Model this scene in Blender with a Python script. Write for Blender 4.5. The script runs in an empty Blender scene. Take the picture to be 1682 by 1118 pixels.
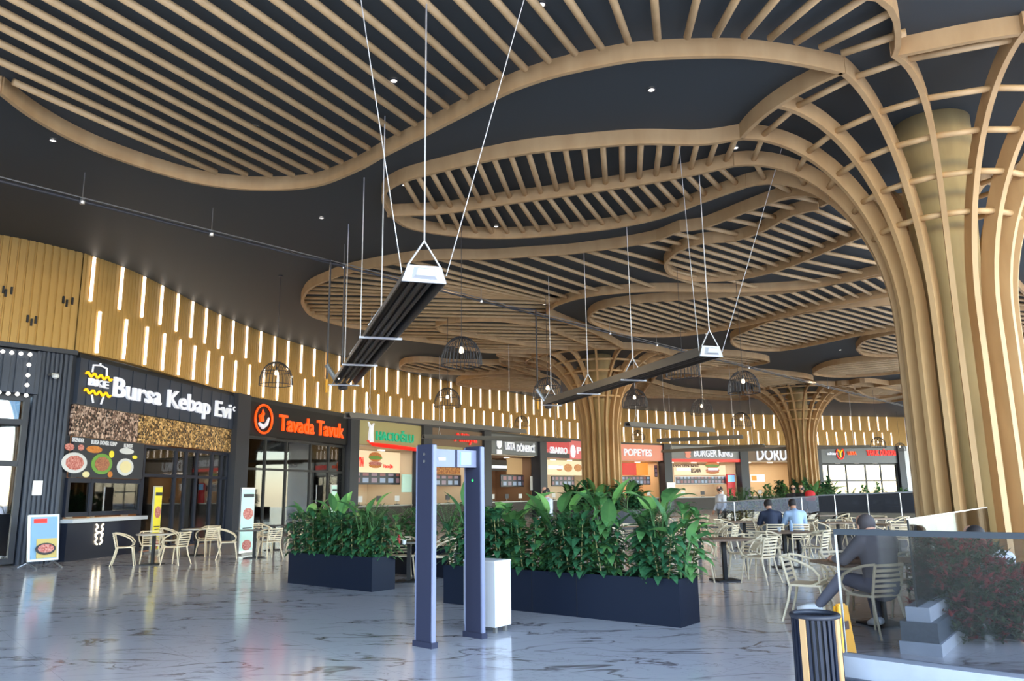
import bpy, math, random
from mathutils import Vector, Matrix
random.seed(7)
SC = bpy.context.scene
COL = SC.collection
R = math.radians
PI = math.pi

# ------------------------------------------------------------------ camera
EYE = Vector((0, 0, 1.62))
FPX, PITCH, ROLL = 1280.0, R(11.1), R(0.8)
_F = Vector((0, math.cos(PITCH), math.sin(PITCH)))
_R0 = Vector((1, 0, 0)); _U0 = Vector((0, -math.sin(PITCH), math.cos(PITCH)))
_R = _R0 * math.cos(ROLL) - _U0 * math.sin(ROLL)
_U = _U0 * math.cos(ROLL) + _R0 * math.sin(ROLL)
cam_d = bpy.data.cameras.new('camera')
cam = bpy.data.objects.new('camera', cam_d); COL.objects.link(cam)
cam_d.sensor_width = 36; cam_d.lens = 36 * FPX / 1682
cam_d.clip_start = .05; cam_d.clip_end = 400
M = Matrix((( _R.x, _U.x, -_F.x), (_R.y, _U.y, -_F.y), (_R.z, _U.z, -_F.z)))
cam.matrix_world = Matrix.Translation(EYE) @ M.to_4x4()
SC.camera = cam

# ------------------------------------------------------------------ world, exposure
SC.view_settings.view_transform = 'Standard'
SC.view_settings.look = 'None'
SC.view_settings.gamma = 1
SC.view_settings.use_curve_mapping = False
SC.view_settings.exposure = 0.78
w = bpy.data.worlds.new('sky'); SC.world = w; w.use_nodes = True
wn = w.node_tree.nodes; wl = w.node_tree.links
for n in list(wn): wn.remove(n)
bg = wn.new('ShaderNodeBackground'); wo = wn.new('ShaderNodeOutputWorld')
sk = wn.new('ShaderNodeTexSky'); sk.sky_type = 'NISHITA'; sk.sun_disc = False
sk.sun_elevation = R(42); sk.sun_rotation = R(150); sk.air_density = 1.0; sk.dust_density = 0.4
wl.new(sk.outputs[0], bg.inputs[0]); wl.new(bg.outputs[0], wo.inputs[0])
bg.inputs[1].default_value = 0.85
sun_d = bpy.data.lights.new('sun', 'SUN'); sun_d.energy = 4.5; sun_d.angle = R(1); sun_d.color = (1, .95, .88)
sun = bpy.data.objects.new('sun', sun_d); COL.objects.link(sun)
sun.rotation_euler = (R(48), 0, R(150 - 180 + 30))

# ------------------------------------------------------------------ pixel helpers (measure the real place from the photograph)
def ray(x, y): return _F * FPX + _R * (x - 841) - _U * (y - 559)
def at(x, y, z=0.0):
    d = ray(x, y); t = (z - EYE.z) / d.z
    return Vector((d.x * t, d.y * t, z))
def atY(x, y, Y):
    d = ray(x, y); t = Y / d.y
    return EYE + d * t
def proj(p):
    v = Vector(p) - EYE; q = v.dot(_F)
    return 841 + FPX * v.dot(_R) / q, 559 - FPX * v.dot(_U) / q

# ------------------------------------------------------------------ materials
def lin(c):
    c = c / 255
    return c / 12.92 if c <= .04045 else ((c + .055) / 1.055) ** 2.4
def rgb(r, g, b): return (lin(r), lin(g), lin(b), 1)
MAT = {}
def mat(name, col, rough=.5, metal=0, emit=None, es=0, noise=None, nscale=5, bump=0, bscale=40, spec=.5, stretch=None, alpha=None, coat=0):
    m = bpy.data.materials.new(name); m.use_nodes = True; MAT[name] = m
    nt = m.node_tree; b = nt.nodes['Principled BSDF']
    b.inputs['Base Color'].default_value = col
    b.inputs['Roughness'].default_value = rough; b.inputs['Metallic'].default_value = metal
    b.inputs['Specular IOR Level'].default_value = spec
    if coat: b.inputs['Coat Weight'].default_value = coat
    if emit: b.inputs['Emission Color'].default_value = emit; b.inputs['Emission Strength'].default_value = es
    if noise or bump:
        tc = nt.nodes.new('ShaderNodeTexCoord'); mp = nt.nodes.new('ShaderNodeMapping')
        nt.links.new(tc.outputs['Object'], mp.inputs[0])
        if stretch: mp.inputs['Scale'].default_value = stretch
    if noise:
        n = nt.nodes.new('ShaderNodeTexNoise'); n.inputs['Scale'].default_value = nscale; n.inputs['Detail'].default_value = 4
        nt.links.new(mp.outputs[0], n.inputs['Vector'])
        r = nt.nodes.new('ShaderNodeValToRGB'); r.color_ramp.elements[0].position = .35; r.color_ramp.elements[1].position = .65
        r.color_ramp.elements[0].color = col; r.color_ramp.elements[1].color = noise
        nt.links.new(n.outputs['Fac'], r.inputs[0]); nt.links.new(r.outputs[0], b.inputs['Base Color'])
    if bump:
        n2 = nt.nodes.new('ShaderNodeTexNoise'); n2.inputs['Scale'].default_value = bscale
        nt.links.new(mp.outputs[0], n2.inputs['Vector'])
        bp = nt.nodes.new('ShaderNodeBump'); bp.inputs['Strength'].default_value = bump
        nt.links.new(n2.outputs['Fac'], bp.inputs['Height']); nt.links.new(bp.outputs[0], b.inputs['Normal'])
    return m
def glass(name, tint, gloss=.08, rough=.02):
    m = bpy.data.materials.new(name); m.use_nodes = True; MAT[name] = m
    nt = m.node_tree
    for n in list(nt.nodes): nt.nodes.remove(n)
    o = nt.nodes.new('ShaderNodeOutputMaterial'); t = nt.nodes.new('ShaderNodeBsdfTransparent'); g = nt.nodes.new('ShaderNodeBsdfGlossy')
    fr = nt.nodes.new('ShaderNodeFresnel'); fr.inputs[0].default_value = 1.5
    ad = nt.nodes.new('ShaderNodeMath'); ad.operation = 'ADD'; ad.use_clamp = True; ad.inputs[1].default_value = gloss
    t.inputs[0].default_value = tint; g.inputs['Roughness'].default_value = rough; g.inputs[0].default_value = (1, 1, 1, 1)
    mx = nt.nodes.new('ShaderNodeMixShader')
    if gloss < 0: mx.inputs[0].default_value = -gloss
    else: nt.links.new(fr.outputs[0], ad.inputs[0]); nt.links.new(ad.outputs[0], mx.inputs[0])
    nt.links.new(t.outputs[0], mx.inputs[1]); nt.links.new(g.outputs[0], mx.inputs[2]); nt.links.new(mx.outputs[0], o.inputs[0])
    return m

mat('oak', rgb(196, 159, 112), .55, noise=rgb(184, 146, 100), nscale=3, stretch=(1, 1, .3))
mat('oak_slat', rgb(210, 174, 126), .5, noise=rgb(198, 162, 114), nscale=4)
mat('core_concrete', rgb(186, 160, 108), .7, noise=rgb(168, 142, 94), nscale=3, stretch=(1, 1, .25))
mat('ceiling_dark', rgb(60, 65, 67), .6, spec=.3)
mat('gold_panel', rgb(182, 144, 80), .5, spec=.3)
mat('black_frame', rgb(30, 31, 35), .45)
mat('black_matte', rgb(22, 22, 24), .6)
mat('charcoal', rgb(44, 48, 58), .5)
mat('slate_rib', rgb(52, 60, 76), .5)
mat('navy_panel', rgb(28, 34, 50), .4, spec=.3)
mat('planter_blue', rgb(19, 27, 43), .5, spec=.25)
mat('post_blue', rgb(50, 53, 72), .5, spec=.25)
mat('post_light', rgb(124, 130, 156), .4)
mat('white_paint', rgb(204, 208, 214), .4)
mat('white_plastic', rgb(214, 216, 218), .4)
mat('cream_chair', rgb(214, 196, 164), .42)
mat('table_wood', rgb(120, 96, 78), .35, noise=rgb(100, 78, 62), nscale=6, stretch=(1, 8, 1))
mat('table_stone', rgb(196, 188, 176), .3, noise=rgb(170, 160, 150), nscale=4)
mat('table_dark', rgb(38, 36, 38), .25)
mat('steel', rgb(200, 202, 206), .3, .9)
mat('steel_dull', rgb(150, 148, 144), .45, .7)
mat('heater_black', rgb(34, 34, 38), .35, .3)
mat('heater_white', rgb(190, 192, 200), .35)
mat('chain', rgb(210, 210, 214), .4, .4)
mat('cage_black', rgb(52, 52, 58), .5)
mat('leaf_dark', rgb(38, 80, 54), .38, noise=rgb(54, 102, 66), nscale=5)
mat('leaf_mid', rgb(62, 108, 62), .42, noise=rgb(84, 128, 70), nscale=5)
mat('leaf_light', rgb(98, 150, 76), .4, noise=rgb(126, 172, 92), nscale=4)
mat('leaf_palm', rgb(88, 130, 76), .45, noise=rgb(64, 104, 62), nscale=6)
mat('leaf_red', rgb(146, 62, 62), .5, noise=rgb(120, 50, 52), nscale=8)
mat('leaf_olive', rgb(70, 80, 52), .5, noise=rgb(50, 64, 42), nscale=8)
mat('leaf_yellow', rgb(168, 156, 40), .5, noise=rgb(120, 126, 40), nscale=8)
mat('stem', rgb(120, 116, 70), .6)
mat('twig', rgb(74, 60, 46), .7)
mat('soil', rgb(52, 40, 32), .9)
mat('curb_white', rgb(160, 168, 180), .4, noise=rgb(148, 156, 168), nscale=4)
mat('rail_grey', rgb(62, 68, 74), .7, spec=.2)
mat('curb_dark', rgb(66, 76, 88), .35, noise=rgb(56, 64, 76), nscale=30)
mat('yellow_plastic', rgb(236, 168, 40), .4)
mat('red_plastic', rgb(180, 40, 36), .4)
mat('skin', rgb(196, 146, 120), .55)
mat('hair', rgb(34, 28, 28), .7)
mat('hair_grey', rgb(70, 62, 62), .7)
mat('cloth_grey', rgb(122, 116, 118), .85)
mat('cloth_greyblue', rgb(112, 110, 122), .85)
mat('cloth_navy', rgb(38, 46, 68), .8)
mat('cloth_blue', rgb(160, 184, 214), .8)
mat('cloth_white', rgb(206, 210, 222), .8)
mat('cloth_black', rgb(26, 26, 30), .8)
mat('cloth_red', rgb(190, 34, 40), .8)
mat('shoe_white', rgb(236, 238, 240), .5)
mat('paper_white', rgb(226, 226, 232), .6)
mat('letter_white', rgb(225, 228, 238), .4, emit=(.85, .9, 1, 1), es=.22)
mat('letter_orange', rgb(240, 90, 20), .4, emit=rgb(255, 74, 6), es=.5)
mat('letter_red', rgb(230, 40, 30), .4, emit=rgb(235, 30, 18), es=.45)
mat('letter_green', rgb(20, 150, 110), .4, emit=rgb(10, 160, 120), es=.35)
mat('letter_yellow', rgb(230, 180, 30), .4, emit=rgb(240, 180, 20), es=.6)
mat('letter_brown', rgb(80, 50, 40), .5)
mat('led', (1, 1, 1, 1), .4, emit=(1, .87, .72, 1), es=2.7)
mat('bulb', (1, 1, 1, 1), .4, emit=(1, .8, .5, 1), es=2.5)
mat('bulb_white', (1, 1, 1, 1), .4, emit=(1, .92, .8, 1), es=1.6)
mat('neon_gold', rgb(240, 190, 60), .4, emit=rgb(255, 180, 20), es=1.3)
mat('screen_blue', rgb(120, 170, 210), .3, emit=rgb(110, 170, 215), es=.55)
mat('screen_dark', rgb(44, 58, 78), .3, emit=rgb(60, 80, 104), es=.35)
mat('sign_sage', rgb(176, 166, 118), .5)
mat('sign_red', rgb(190, 50, 58), .45, emit=rgb(190, 50, 58), es=.25)
mat('sign_pink', rgb(206, 96, 98), .45, emit=rgb(206, 96, 98), es=.2)
mat('sign_salmon', rgb(222, 140, 116), .45, emit=rgb(222, 140, 116), es=.2)
mat('sign_grey', rgb(136, 140, 142), .45)
mat('sign_taupe', rgb(120, 96, 74), .5)
mat('sign_steel', rgb(92, 96, 102), .4, .4)
mat('shop_beige', rgb(200, 184, 160), .6)
mat('shop_cream', rgb(222, 208, 188), .6)
mat('shop_brown', rgb(120, 90, 66), .6)
mat('shop_orange', rgb(204, 168, 124), .6)
mat('shop_dark', rgb(54, 46, 42), .6)
mat('terracotta', rgb(158, 84, 50), .6)
mat('poster_cream', rgb(232, 214, 180), .5, emit=rgb(232, 214, 180), es=.25)
mat('poster_white', rgb(232, 232, 228), .5, emit=rgb(232, 232, 228), es=.25)
mat('poster_orange', rgb(230, 140, 40), .5, emit=rgb(230, 140, 40), es=.3)
mat('poster_red', rgb(200, 50, 40), .5, emit=rgb(200, 50, 40), es=.3)
mat('poster_mint', rgb(190, 226, 216), .5, emit=rgb(190, 226, 216), es=.1)
mat('poster_yellow', rgb(232, 216, 60), .5, emit=rgb(232, 216, 60), es=.08)
mat('poster_sky', rgb(130, 170, 200), .5)
mat('poster_sand', rgb(206, 184, 110), .5)
mat('poster_blue', rgb(40, 110, 190), .5)
mat('poster_teal', rgb(60, 170, 180), .5)
mat('food', rgb(190, 90, 50), .5, noise=rgb(240, 190, 120), nscale=30)
mat('food_red', rgb(170, 60, 50), .5, noise=rgb(220, 160, 150), nscale=22)
mat('food_mix', rgb(190, 130, 90), .5, noise=rgb(140, 80, 70), nscale=24)
mat('food_pale', rgb(232, 220, 170), .5)
mat('bun', rgb(214, 140, 66), .5, noise=rgb(190, 110, 44), nscale=20)
mat('green_food', rgb(110, 160, 70), .5)
mat('screen_menu', rgb(96, 110, 130), .4, noise=rgb(40, 44, 54), nscale=7, emit=rgb(110, 130, 150), es=.15)
def menu_mat():
    m = mat('screen_menu', rgb(96, 110, 130), .4); nt = m.node_tree; b = nt.nodes['Principled BSDF']
    tc = nt.nodes.new('ShaderNodeTexCoord'); mp = nt.nodes.new('ShaderNodeMapping'); mp.inputs['Rotation'].default_value = (R(90), 0, 0); nt.links.new(tc.outputs['Object'], mp.inputs[0])
    br = nt.nodes.new('ShaderNodeTexBrick'); br.offset = 0; br.inputs['Scale'].default_value = 1; br.inputs['Brick Width'].default_value = .34; br.inputs['Row Height'].default_value = .36; br.inputs['Mortar Size'].default_value = .06
    br.inputs['Color1'].default_value = rgb(128, 150, 178); br.inputs['Color2'].default_value = rgb(120, 62, 58); br.inputs['Mortar'].default_value = rgb(34, 38, 48)
    nt.links.new(mp.outputs[0], br.inputs['Vector']); nt.links.new(br.outputs['Color'], b.inputs['Base Color']); nt.links.new(br.outputs['Color'], b.inputs['Emission Color']); b.inputs['Emission Strength'].default_value = .3
menu_mat()
mat('pizza_wall', rgb(150, 80, 40), .5, noise=rgb(214, 150, 80), nscale=9)
mat('bounce_paving', rgb(186, 184, 180), .9)  # unseen outdoor paving, made pale to bounce daylight up onto the ceiling
mat('out_building', rgb(200, 190, 176), .8)
mat('out_green', rgb(70, 90, 56), .9, noise=rgb(96, 110, 70), nscale=1)
glass('pane', (.62, .64, .66, 1), .0)
glass('pane_dark', (.06, .07, .09, 1), -.012)
glass('pane_sky', (.2, .25, .3, 1), -.22)
glass('rail_glass', (.66, .66, .67, 1), -.008)
glass('rail_glass_bright', (.5, .5, .5, 1), -.16)
glass('pane_clear', (.85, .87, .86, 1), .03)

# mosaic mirror panels
def mosaic(name, warm):
    m = mat(name, rgb(120, 96, 86), .3, .2); nt = m.node_tree; b = nt.nodes['Principled BSDF']
    tc = nt.nodes.new('ShaderNodeTexCoord'); v = nt.nodes.new('ShaderNodeTexVoronoi'); v.inputs['Scale'].default_value = 18
    r = nt.nodes.new('ShaderNodeValToRGB'); e = r.color_ramp.elements
    e[0].color = rgb(34, 26, 26); e[0].position = .25
    e[1].color = rgb(250, 214, 150) if warm else rgb(226, 200, 184); e[1].position = .85
    x = e.new(.5); x.color = rgb(150, 112, 60) if warm else rgb(120, 92, 80)
    nt.links.new(tc.outputs['Object'], v.inputs['Vector']); nt.links.new(v.outputs['Color'], r.inputs[0])
    nt.links.new(r.outputs[0], b.inputs['Base Color'])
    return m
mosaic('mosaic_plain', False); mosaic('mosaic_gold', True)

# marble floor
def marble():
    m = bpy.data.materials.new('marble_floor'); m.use_nodes = True; MAT['marble_floor'] = m
    nt = m.node_tree; b = nt.nodes['Principled BSDF']; N = nt.nodes.new; L = nt.links.new
    tc = N('ShaderNodeTexCoord'); mp = N('ShaderNodeMapping'); mp.inputs['Rotation'].default_value = (0, 0, R(-20)); mp.inputs['Scale'].default_value = (.75, 1.6, 1)
    L(tc.outputs['Object'], mp.inputs[0])
    wn_ = N('ShaderNodeTexNoise'); wn_.inputs['Scale'].default_value = 1.3; wn_.inputs['Detail'].default_value = 5; wn_.inputs['Distortion'].default_value = .6
    L(mp.outputs[0], wn_.inputs['Vector'])
    s = N('ShaderNodeMath'); s.operation = 'SUBTRACT'; s.inputs[1].default_value = .5; L(wn_.outputs['Fac'], s.inputs[0])
    a = N('ShaderNodeMath'); a.operation = 'ABSOLUTE'; L(s.outputs[0], a.inputs[0])
    r = N('ShaderNodeValToRGB'); r.color_ramp.elements[0].position = .006; r.color_ramp.elements[1].position = .03
    r.color_ramp.elements[0].color = (1, 1, 1, 1); r.color_ramp.elements[1].color = (0, 0, 0, 1); L(a.outputs[0], r.inputs[0])
    k = N('ShaderNodeTexNoise'); k.inputs['Scale'].default_value = 1.1; k.inputs['Detail'].default_value = 2; L(mp.outputs[0], k.inputs['Vector'])
    kr = N('ShaderNodeValToRGB'); kr.color_ramp.elements[0].position = .42; kr.color_ramp.elements[1].position = .58; L(k.outputs['Fac'], kr.inputs[0])
    mu = N('ShaderNodeMath'); mu.operation = 'MULTIPLY'; L(r.outputs[0], mu.inputs[0]); L(kr.outputs[0], mu.inputs[1])
    n2 = N('ShaderNodeTexNoise'); n2.inputs['Scale'].default_value = 3.4; n2.inputs['Detail'].default_value = 6; n2.inputs['Distortion'].default_value = 1.0; L(mp.outputs[0], n2.inputs['Vector'])
    s2 = N('ShaderNodeMath'); s2.operation = 'SUBTRACT'; s2.inputs[1].default_value = .5; L(n2.outputs['Fac'], s2.inputs[0])
    a2 = N('ShaderNodeMath'); a2.operation = 'ABSOLUTE'; L(s2.outputs[0], a2.inputs[0])
    r2 = N('ShaderNodeValToRGB'); r2.color_ramp.elements[0].position = .0; r2.color_ramp.elements[1].position = .014
    r2.color_ramp.elements[0].color = (.55, .55, .55, 1); r2.color_ramp.elements[1].color = (0, 0, 0, 1); L(a2.outputs[0], r2.inputs[0])
    k2 = N('ShaderNodeTexNoise'); k2.inputs['Scale'].default_value = .9; L(mp.outputs[0], k2.inputs['Vector'])
    kr2 = N('ShaderNodeValToRGB'); kr2.color_ramp.elements[0].position = .40; kr2.color_ramp.elements[1].position = .6; L(k2.outputs['Fac'], kr2.inputs[0])
    mu2 = N('ShaderNodeMath'); mu2.operation = 'MULTIPLY'; L(r2.outputs[0], mu2.inputs[0]); L(kr2.outputs[0], mu2.inputs[1])
    ad = N('ShaderNodeMath'); ad.operation = 'MAXIMUM'; L(mu.outputs[0], ad.inputs[0]); L(mu2.outputs[0], ad.inputs[1])
    sc = N('ShaderNodeMath'); sc.operation = 'MULTIPLY'; sc.inputs[1].default_value = .8; L(ad.outputs[0], sc.inputs[0])
    mx = N('ShaderNodeMix'); mx.data_type = 'RGBA'; mx.inputs[6].default_value = rgb(194, 194, 198); mx.inputs[7].default_value = rgb(92, 78, 76)
    L(sc.outputs[0], mx.inputs[0])
    br = N('ShaderNodeTexBrick'); br.offset = 0; br.inputs['Scale'].default_value = 1; br.inputs['Mortar Size'].default_value = .003
    br.inputs['Brick Width'].default_value = 1.2; br.inputs['Row Height'].default_value = 1.2
    br.inputs['Color1'].default_value = (1, 1, 1, 1); br.inputs['Color2'].default_value = (1, 1, 1, 1); br.inputs['Mortar'].default_value = (.72, .72, .72, 1)
    mp2 = N('ShaderNodeMapping'); mp2.inputs['Rotation'].default_value = (0, 0, R(-40)); L(tc.outputs['Object'], mp2.inputs[0]); L(mp2.outputs[0], br.inputs['Vector'])
    mm = N('ShaderNodeMix'); mm.data_type = 'RGBA'; mm.blend_type = 'MULTIPLY'; mm.inputs[0].default_value = 1
    L(mx.outputs[2], mm.inputs[6]); L(br.outputs['Color'], mm.inputs[7]); L(mm.outputs[2], b.inputs['Base Color'])
    b.inputs['Roughness'].default_value = .13; b.inputs['Specular IOR Level'].default_value = .5
marble()

# ------------------------------------------------------------------ mesh helpers
class MB:
    def __init__(s): s.v = []; s.f = []; s.smooth = False
    def add(s, vs, fs):
        o = len(s.v); s.v += [tuple(v) for v in vs]; s.f += [tuple(i + o for i in f) for f in fs]; return s
    def box(s, c, d, rz=0, rx=0, ry=0):
        c = Vector(c); mt = Matrix.Rotation(rz, 3, 'Z') @ Matrix.Rotation(ry, 3, 'Y') @ Matrix.Rotation(rx, 3, 'X')
        vs = [c + mt @ Vector((x * d[0] / 2, y * d[1] / 2, z * d[2] / 2)) for x in (-1, 1) for y in (-1, 1) for z in (-1, 1)]
        return s.add(vs, [(0, 1, 3, 2), (4, 6, 7, 5), (0, 4, 5, 1), (2, 3, 7, 6), (0, 2, 6, 4), (1, 5, 7, 3)])
    def tube(s, p0, p1, r, n=8, r1=None, cap=True):
        return s.path([p0, p1], [r, r if r1 is None else r1], n, cap)
    def path(s, pts, rs, n=8, cap=True, closed=False):
        pts = [Vector(p) for p in pts]
        if not isinstance(rs, (list, tuple)): rs = [rs] * len(pts)
        m = len(pts); vs = []; up = None
        for i, p in enumerate(pts):
            if closed: t = pts[(i + 1) % m] - pts[i - 1]
            else: t = pts[min(i + 1, m - 1)] - pts[max(i - 1, 0)]
            if t.length < 1e-9: t = Vector((0, 0, 1))
            t.normalize()
            if up is None:
                up = Vector((0, 0, 1)) if abs(t.z) < .9 else Vector((1, 0, 0))
            a = t.cross(up)
            if a.length < 1e-6: a = t.cross(Vector((1, .3, 0)))
            a.normalize(); bb = a.cross(t).normalized(); up = bb
            for k in range(n):
                th = 2 * PI * k / n
                vs.append(p + (a * math.cos(th) + bb * math.sin(th)) * rs[i])
        fs = []
        for i in range(m if closed else m - 1):
            j = (i + 1) % m
            for k in range(n):
                l = (k + 1) % n
                fs.append((i * n + k, i * n + l, j * n + l, j * n + k))
        if cap and not closed:
            fs.append(tuple(range(n - 1, -1, -1))); fs.append(tuple((m - 1) * n + k for k in range(n)))
        return s.add(vs, fs)
    def lathe(s, c, prof, n=16, cap=True):
        c = Vector(c); vs = []
        for r, z in prof:
            for k in range(n):
                a = 2 * PI * k / n; vs.append(c + Vector((r * math.cos(a), r * math.sin(a), z)))
        fs = []
        for i in range(len(prof) - 1):
            for k in range(n):
                l = (k + 1) % n; fs.append((i * n + k, i * n + l, (i + 1) * n + l, (i + 1) * n + k))
        if cap:
            fs.append(tuple(range(n - 1, -1, -1))); fs.append(tuple((len(prof) - 1) * n + k for k in range(n)))
        return s.add(vs, fs)
    def sweep(s, lo, hi, lat, w):
        # strip between two edge curves, thickness w along lateral vectors
        vs = []; m = len(lo)
        for i in range(m):
            l = lat[i] * (w / 2)
            vs += [lo[i] - l, lo[i] + l, hi[i] + l, hi[i] - l]
        fs = []
        for i in range(m - 1):
            a, b_ = i * 4, i * 4 + 4
            for k in range(4):
                k2 = (k + 1) % 4; fs.append((a + k, a + k2, b_ + k2, b_ + k))
        fs += [(3, 2, 1, 0), tuple((m - 1) * 4 + k for k in range(4))]
        return s.add(vs, fs)
    def prism(s, poly, z0, z1):
        n = len(poly); vs = [(p[0], p[1], z0) for p in poly] + [(p[0], p[1], z1) for p in poly]
        fs = [tuple(range(n - 1, -1, -1)), tuple(range(n, 2 * n))] + [(i, (i + 1) % n, n + (i + 1) % n, n + i) for i in range(n)]
        return s.add(vs, fs)
    def quad(s, a, b_, c, d): return s.add([a, b_, c, d], [(0, 1, 2, 3)])
    def build(s, name, m, parent=None, smooth=False, frame=None):
        off = Vector((0, 0, 0))
        me = bpy.data.meshes.new(name)
        ob = bpy.data.objects.new(name, me)
        vs = s.v
        if frame is not None:
            pass
        elif parent is not None:
            p = parent
            while p is not None: off = off + p.location; p = p.parent
            if off.length > 0: vs = [(v[0] - off.x, v[1] - off.y, v[2] - off.z) for v in vs]
        else:
            if vs:
                x = sum(v[0] for v in vs) / len(vs); y = sum(v[1] for v in vs) / len(vs); z = min(v[2] for v in vs)
                off = Vector((x, y, z)); vs = [(v[0] - x, v[1] - y, v[2] - z) for v in vs]; ob.location = off
        me.from_pydata(vs, [], s.f); me.update()
        if isinstance(m, str): m = MAT[m]
        me.materials.append(m)
        if smooth:
            for p_ in me.polygons: p_.use_smooth = True
        COL.objects.link(ob)
        if parent is not None: ob.parent = parent
        return ob
def thing(name, label, cat, loc=(0, 0, 0), rz=0, group=None):
    o = bpy.data.objects.new(name, None); COL.objects.link(o); o.empty_display_size = .2
    o.location = loc; o.rotation_euler = (0, 0, rz); o['label'] = label; o['category'] = cat
    if group: o['group'] = group
    return o
def tag(o, label, cat, group=None, kind=None):
    o['label'] = label; o['category'] = cat
    if group: o['group'] = group
    if kind: o['kind'] = kind
    return o
def struct(o): o['kind'] = 'structure'; return o
def dup(o, parent=None, label=None, group=None):
    c = o.copy(); COL.objects.link(c)
    if parent is not None: c.parent = parent
    for ch in list(o.children): dup(ch, c)
    if label: c['label'] = label
    if group: c['group'] = group
    return c
ONES = ['', 'first', 'second', 'third', 'fourth', 'fifth', 'sixth', 'seventh', 'eighth', 'ninth', 'tenth', 'eleventh', 'twelfth', 'thirteenth', 'fourteenth', 'fifteenth', 'sixteenth', 'seventeenth', 'eighteenth', 'nineteenth']
TENS = {2: 'twent', 3: 'thirt', 4: 'fort', 5: 'fift', 6: 'sixt', 7: 'sevent', 8: 'eight'}
def ordn(n):
    if n < 20: return ONES[n]
    t, u = divmod(n, 10)
    return TENS[t] + 'ieth' if u == 0 else TENS[t] + 'y-' + ONES[u]
def smoothpath(pts, step=.25):
    pts = [Vector(p) for p in pts]
    if len(pts) < 3:
        n = max(2, int((pts[1] - pts[0]).length / step)); return [pts[0].lerp(pts[1], i / n) for i in range(n + 1)]
    out = []
    P = [pts[0] * 2 - pts[1]] + pts + [pts[-1] * 2 - pts[-2]]
    for i in range(1, len(P) - 2):
        p0, p1, p2, p3 = P[i - 1:i + 3]
        n = max(2, int((p2 - p1).length / step))
        for k in range(n):
            t = k / n
            out.append(.5 * ((2 * p1) + (p2 - p0) * t + (2 * p0 - 5 * p1 + 4 * p2 - p3) * t * t + (3 * p1 - p0 - 3 * p2 + p3) * t ** 3))
    out.append(pts[-1]); return out
def arclen(pts):
    s = [0]
    for i in range(1, len(pts)): s.append(s[-1] + (pts[i] - pts[i - 1]).length)
    return s
def sample(pts, t):
    s = arclen(pts); d = t * s[-1]
    for i in range(1, len(pts)):
        if s[i] >= d:
            u = (d - s[i - 1]) / max(1e-9, s[i] - s[i - 1]); return pts[i - 1].lerp(pts[i], u)
    return pts[-1].copy()

# ------------------------------------------------------------------ the hall shell
ZC, ZR, ZB = 8.45, 8.15, 5.64          # ceiling, underside of ribs, underside of the gold band
fl = MB(); fl.prism([(-30, -9), (16, -9), (30, 8), (64, 42), (64, 92), (-30, 92)], -.3, 0)
struct(fl.build('floor', 'marble_floor'))
ce = MB(); ce.prism([(-30, -4), (9, -4), (13, 3), (21, 13), (32, 24), (62, 50), (62, 92), (-30, 92)], ZC, ZC + .5)  # unseen rear and right edges cut back to let in more daylight
struct(ce.build('ceiling', 'ceiling_dark'))
gr = MB(); gr.prism([(-260, -260), (260, -260), (260, 40), (64, 42), (30, 8), (16, -9), (-30, -9), (-30, 40), (-260, 40)], -1.2, -.02)
struct(gr.build('outside_ground', 'bounce_paving'))

WPTS = [(-19.5, 15.6), (-16, 17.6), (-13.3, 19.5), (-12.05, 21.1), (-11.5, 23.4), (-10.85, 30.6), (-8.8, 37.6), (-6.3, 43.2), (-3.2, 48.7), (1.8, 56.2), (4.9, 60.2), (8.6, 64.6), (16.9, 69.8), (29.0, 73.8), (38.5, 76.8)]
_a = smoothpath([(p[0], p[1], 0) for p in WPTS[:3]] + [(-12.05, 21.1, 0)], .05)
_b = smoothpath([(p[0], p[1], 0) for p in WPTS[3:]], .05)
WALL = _b                                # the main curved wall, from the corner to the far right
WLEFT = _a
def wallpt(x, z=4.5, path=None):
    best = None
    for p in (path or WALL):
        q = proj((p.x, p.y, z)); e = abs(q[0] - x)
        if best is None or e < best[0]: best = (e, p)
    return best[1].copy()
def ribbed(path, z0, z1, pitch, depth, thick=.25):
    L = arclen(path)[-1]; n = int(L / pitch); mb = MB(); pr = []
    for i in range(n):
        for u, d in ((0, 0), (.7, 0), (.78, -depth), (.95, -depth)):
            t = (i + u) / n; p = sample_fast(path, t); q = sample_fast(path, min(1, t + .002)); tt = (q - p)
            if tt.length < 1e-6: tt = p - sample_fast(path, t - .002)
            tt.normalize(); nn = Vector((tt.y, -tt.x, 0)); pr.append(p + nn * d)
    back = []
    for i in range(0, len(pr)):
        p = pr[i]; q = pr[min(i + 4, len(pr) - 1)]; r_ = pr[max(i - 4, 0)]; tt = (q - r_).normalized(); nn = Vector((tt.y, -tt.x, 0)); back.append(p - nn * thick)
    vs = []
    for p, b_ in zip(pr, back): vs += [(p.x, p.y, z0), (p.x, p.y, z1), (b_.x, b_.y, z1), (b_.x, b_.y, z0)]
    fs = []
    for i in range(len(pr) - 1):
        a, c = i * 4, i * 4 + 4
        for k in range(4): fs.append((a + k, a + (k + 1) % 4, c + (k + 1) % 4, c + k))
    mb.add(vs, fs); return mb
_cache = {}
def sample_fast(path, t):
    k = id(path)
    if k not in _cache: _cache[k] = arclen(path)
    s = _cache[k]; d = max(0, min(1, t)) * s[-1]; lo, hi = 0, len(s) - 1
    while hi - lo > 1:
        m_ = (lo + hi) // 2
        if s[m_] < d: lo = m_
        else: hi = m_
    u = (d - s[lo]) / max(1e-9, s[hi] - s[lo]); return path[lo].lerp(path[hi], u)
struct(ribbed(WALL, ZB, ZC, .15, .02).build('wall_back', 'gold_panel'))
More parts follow.
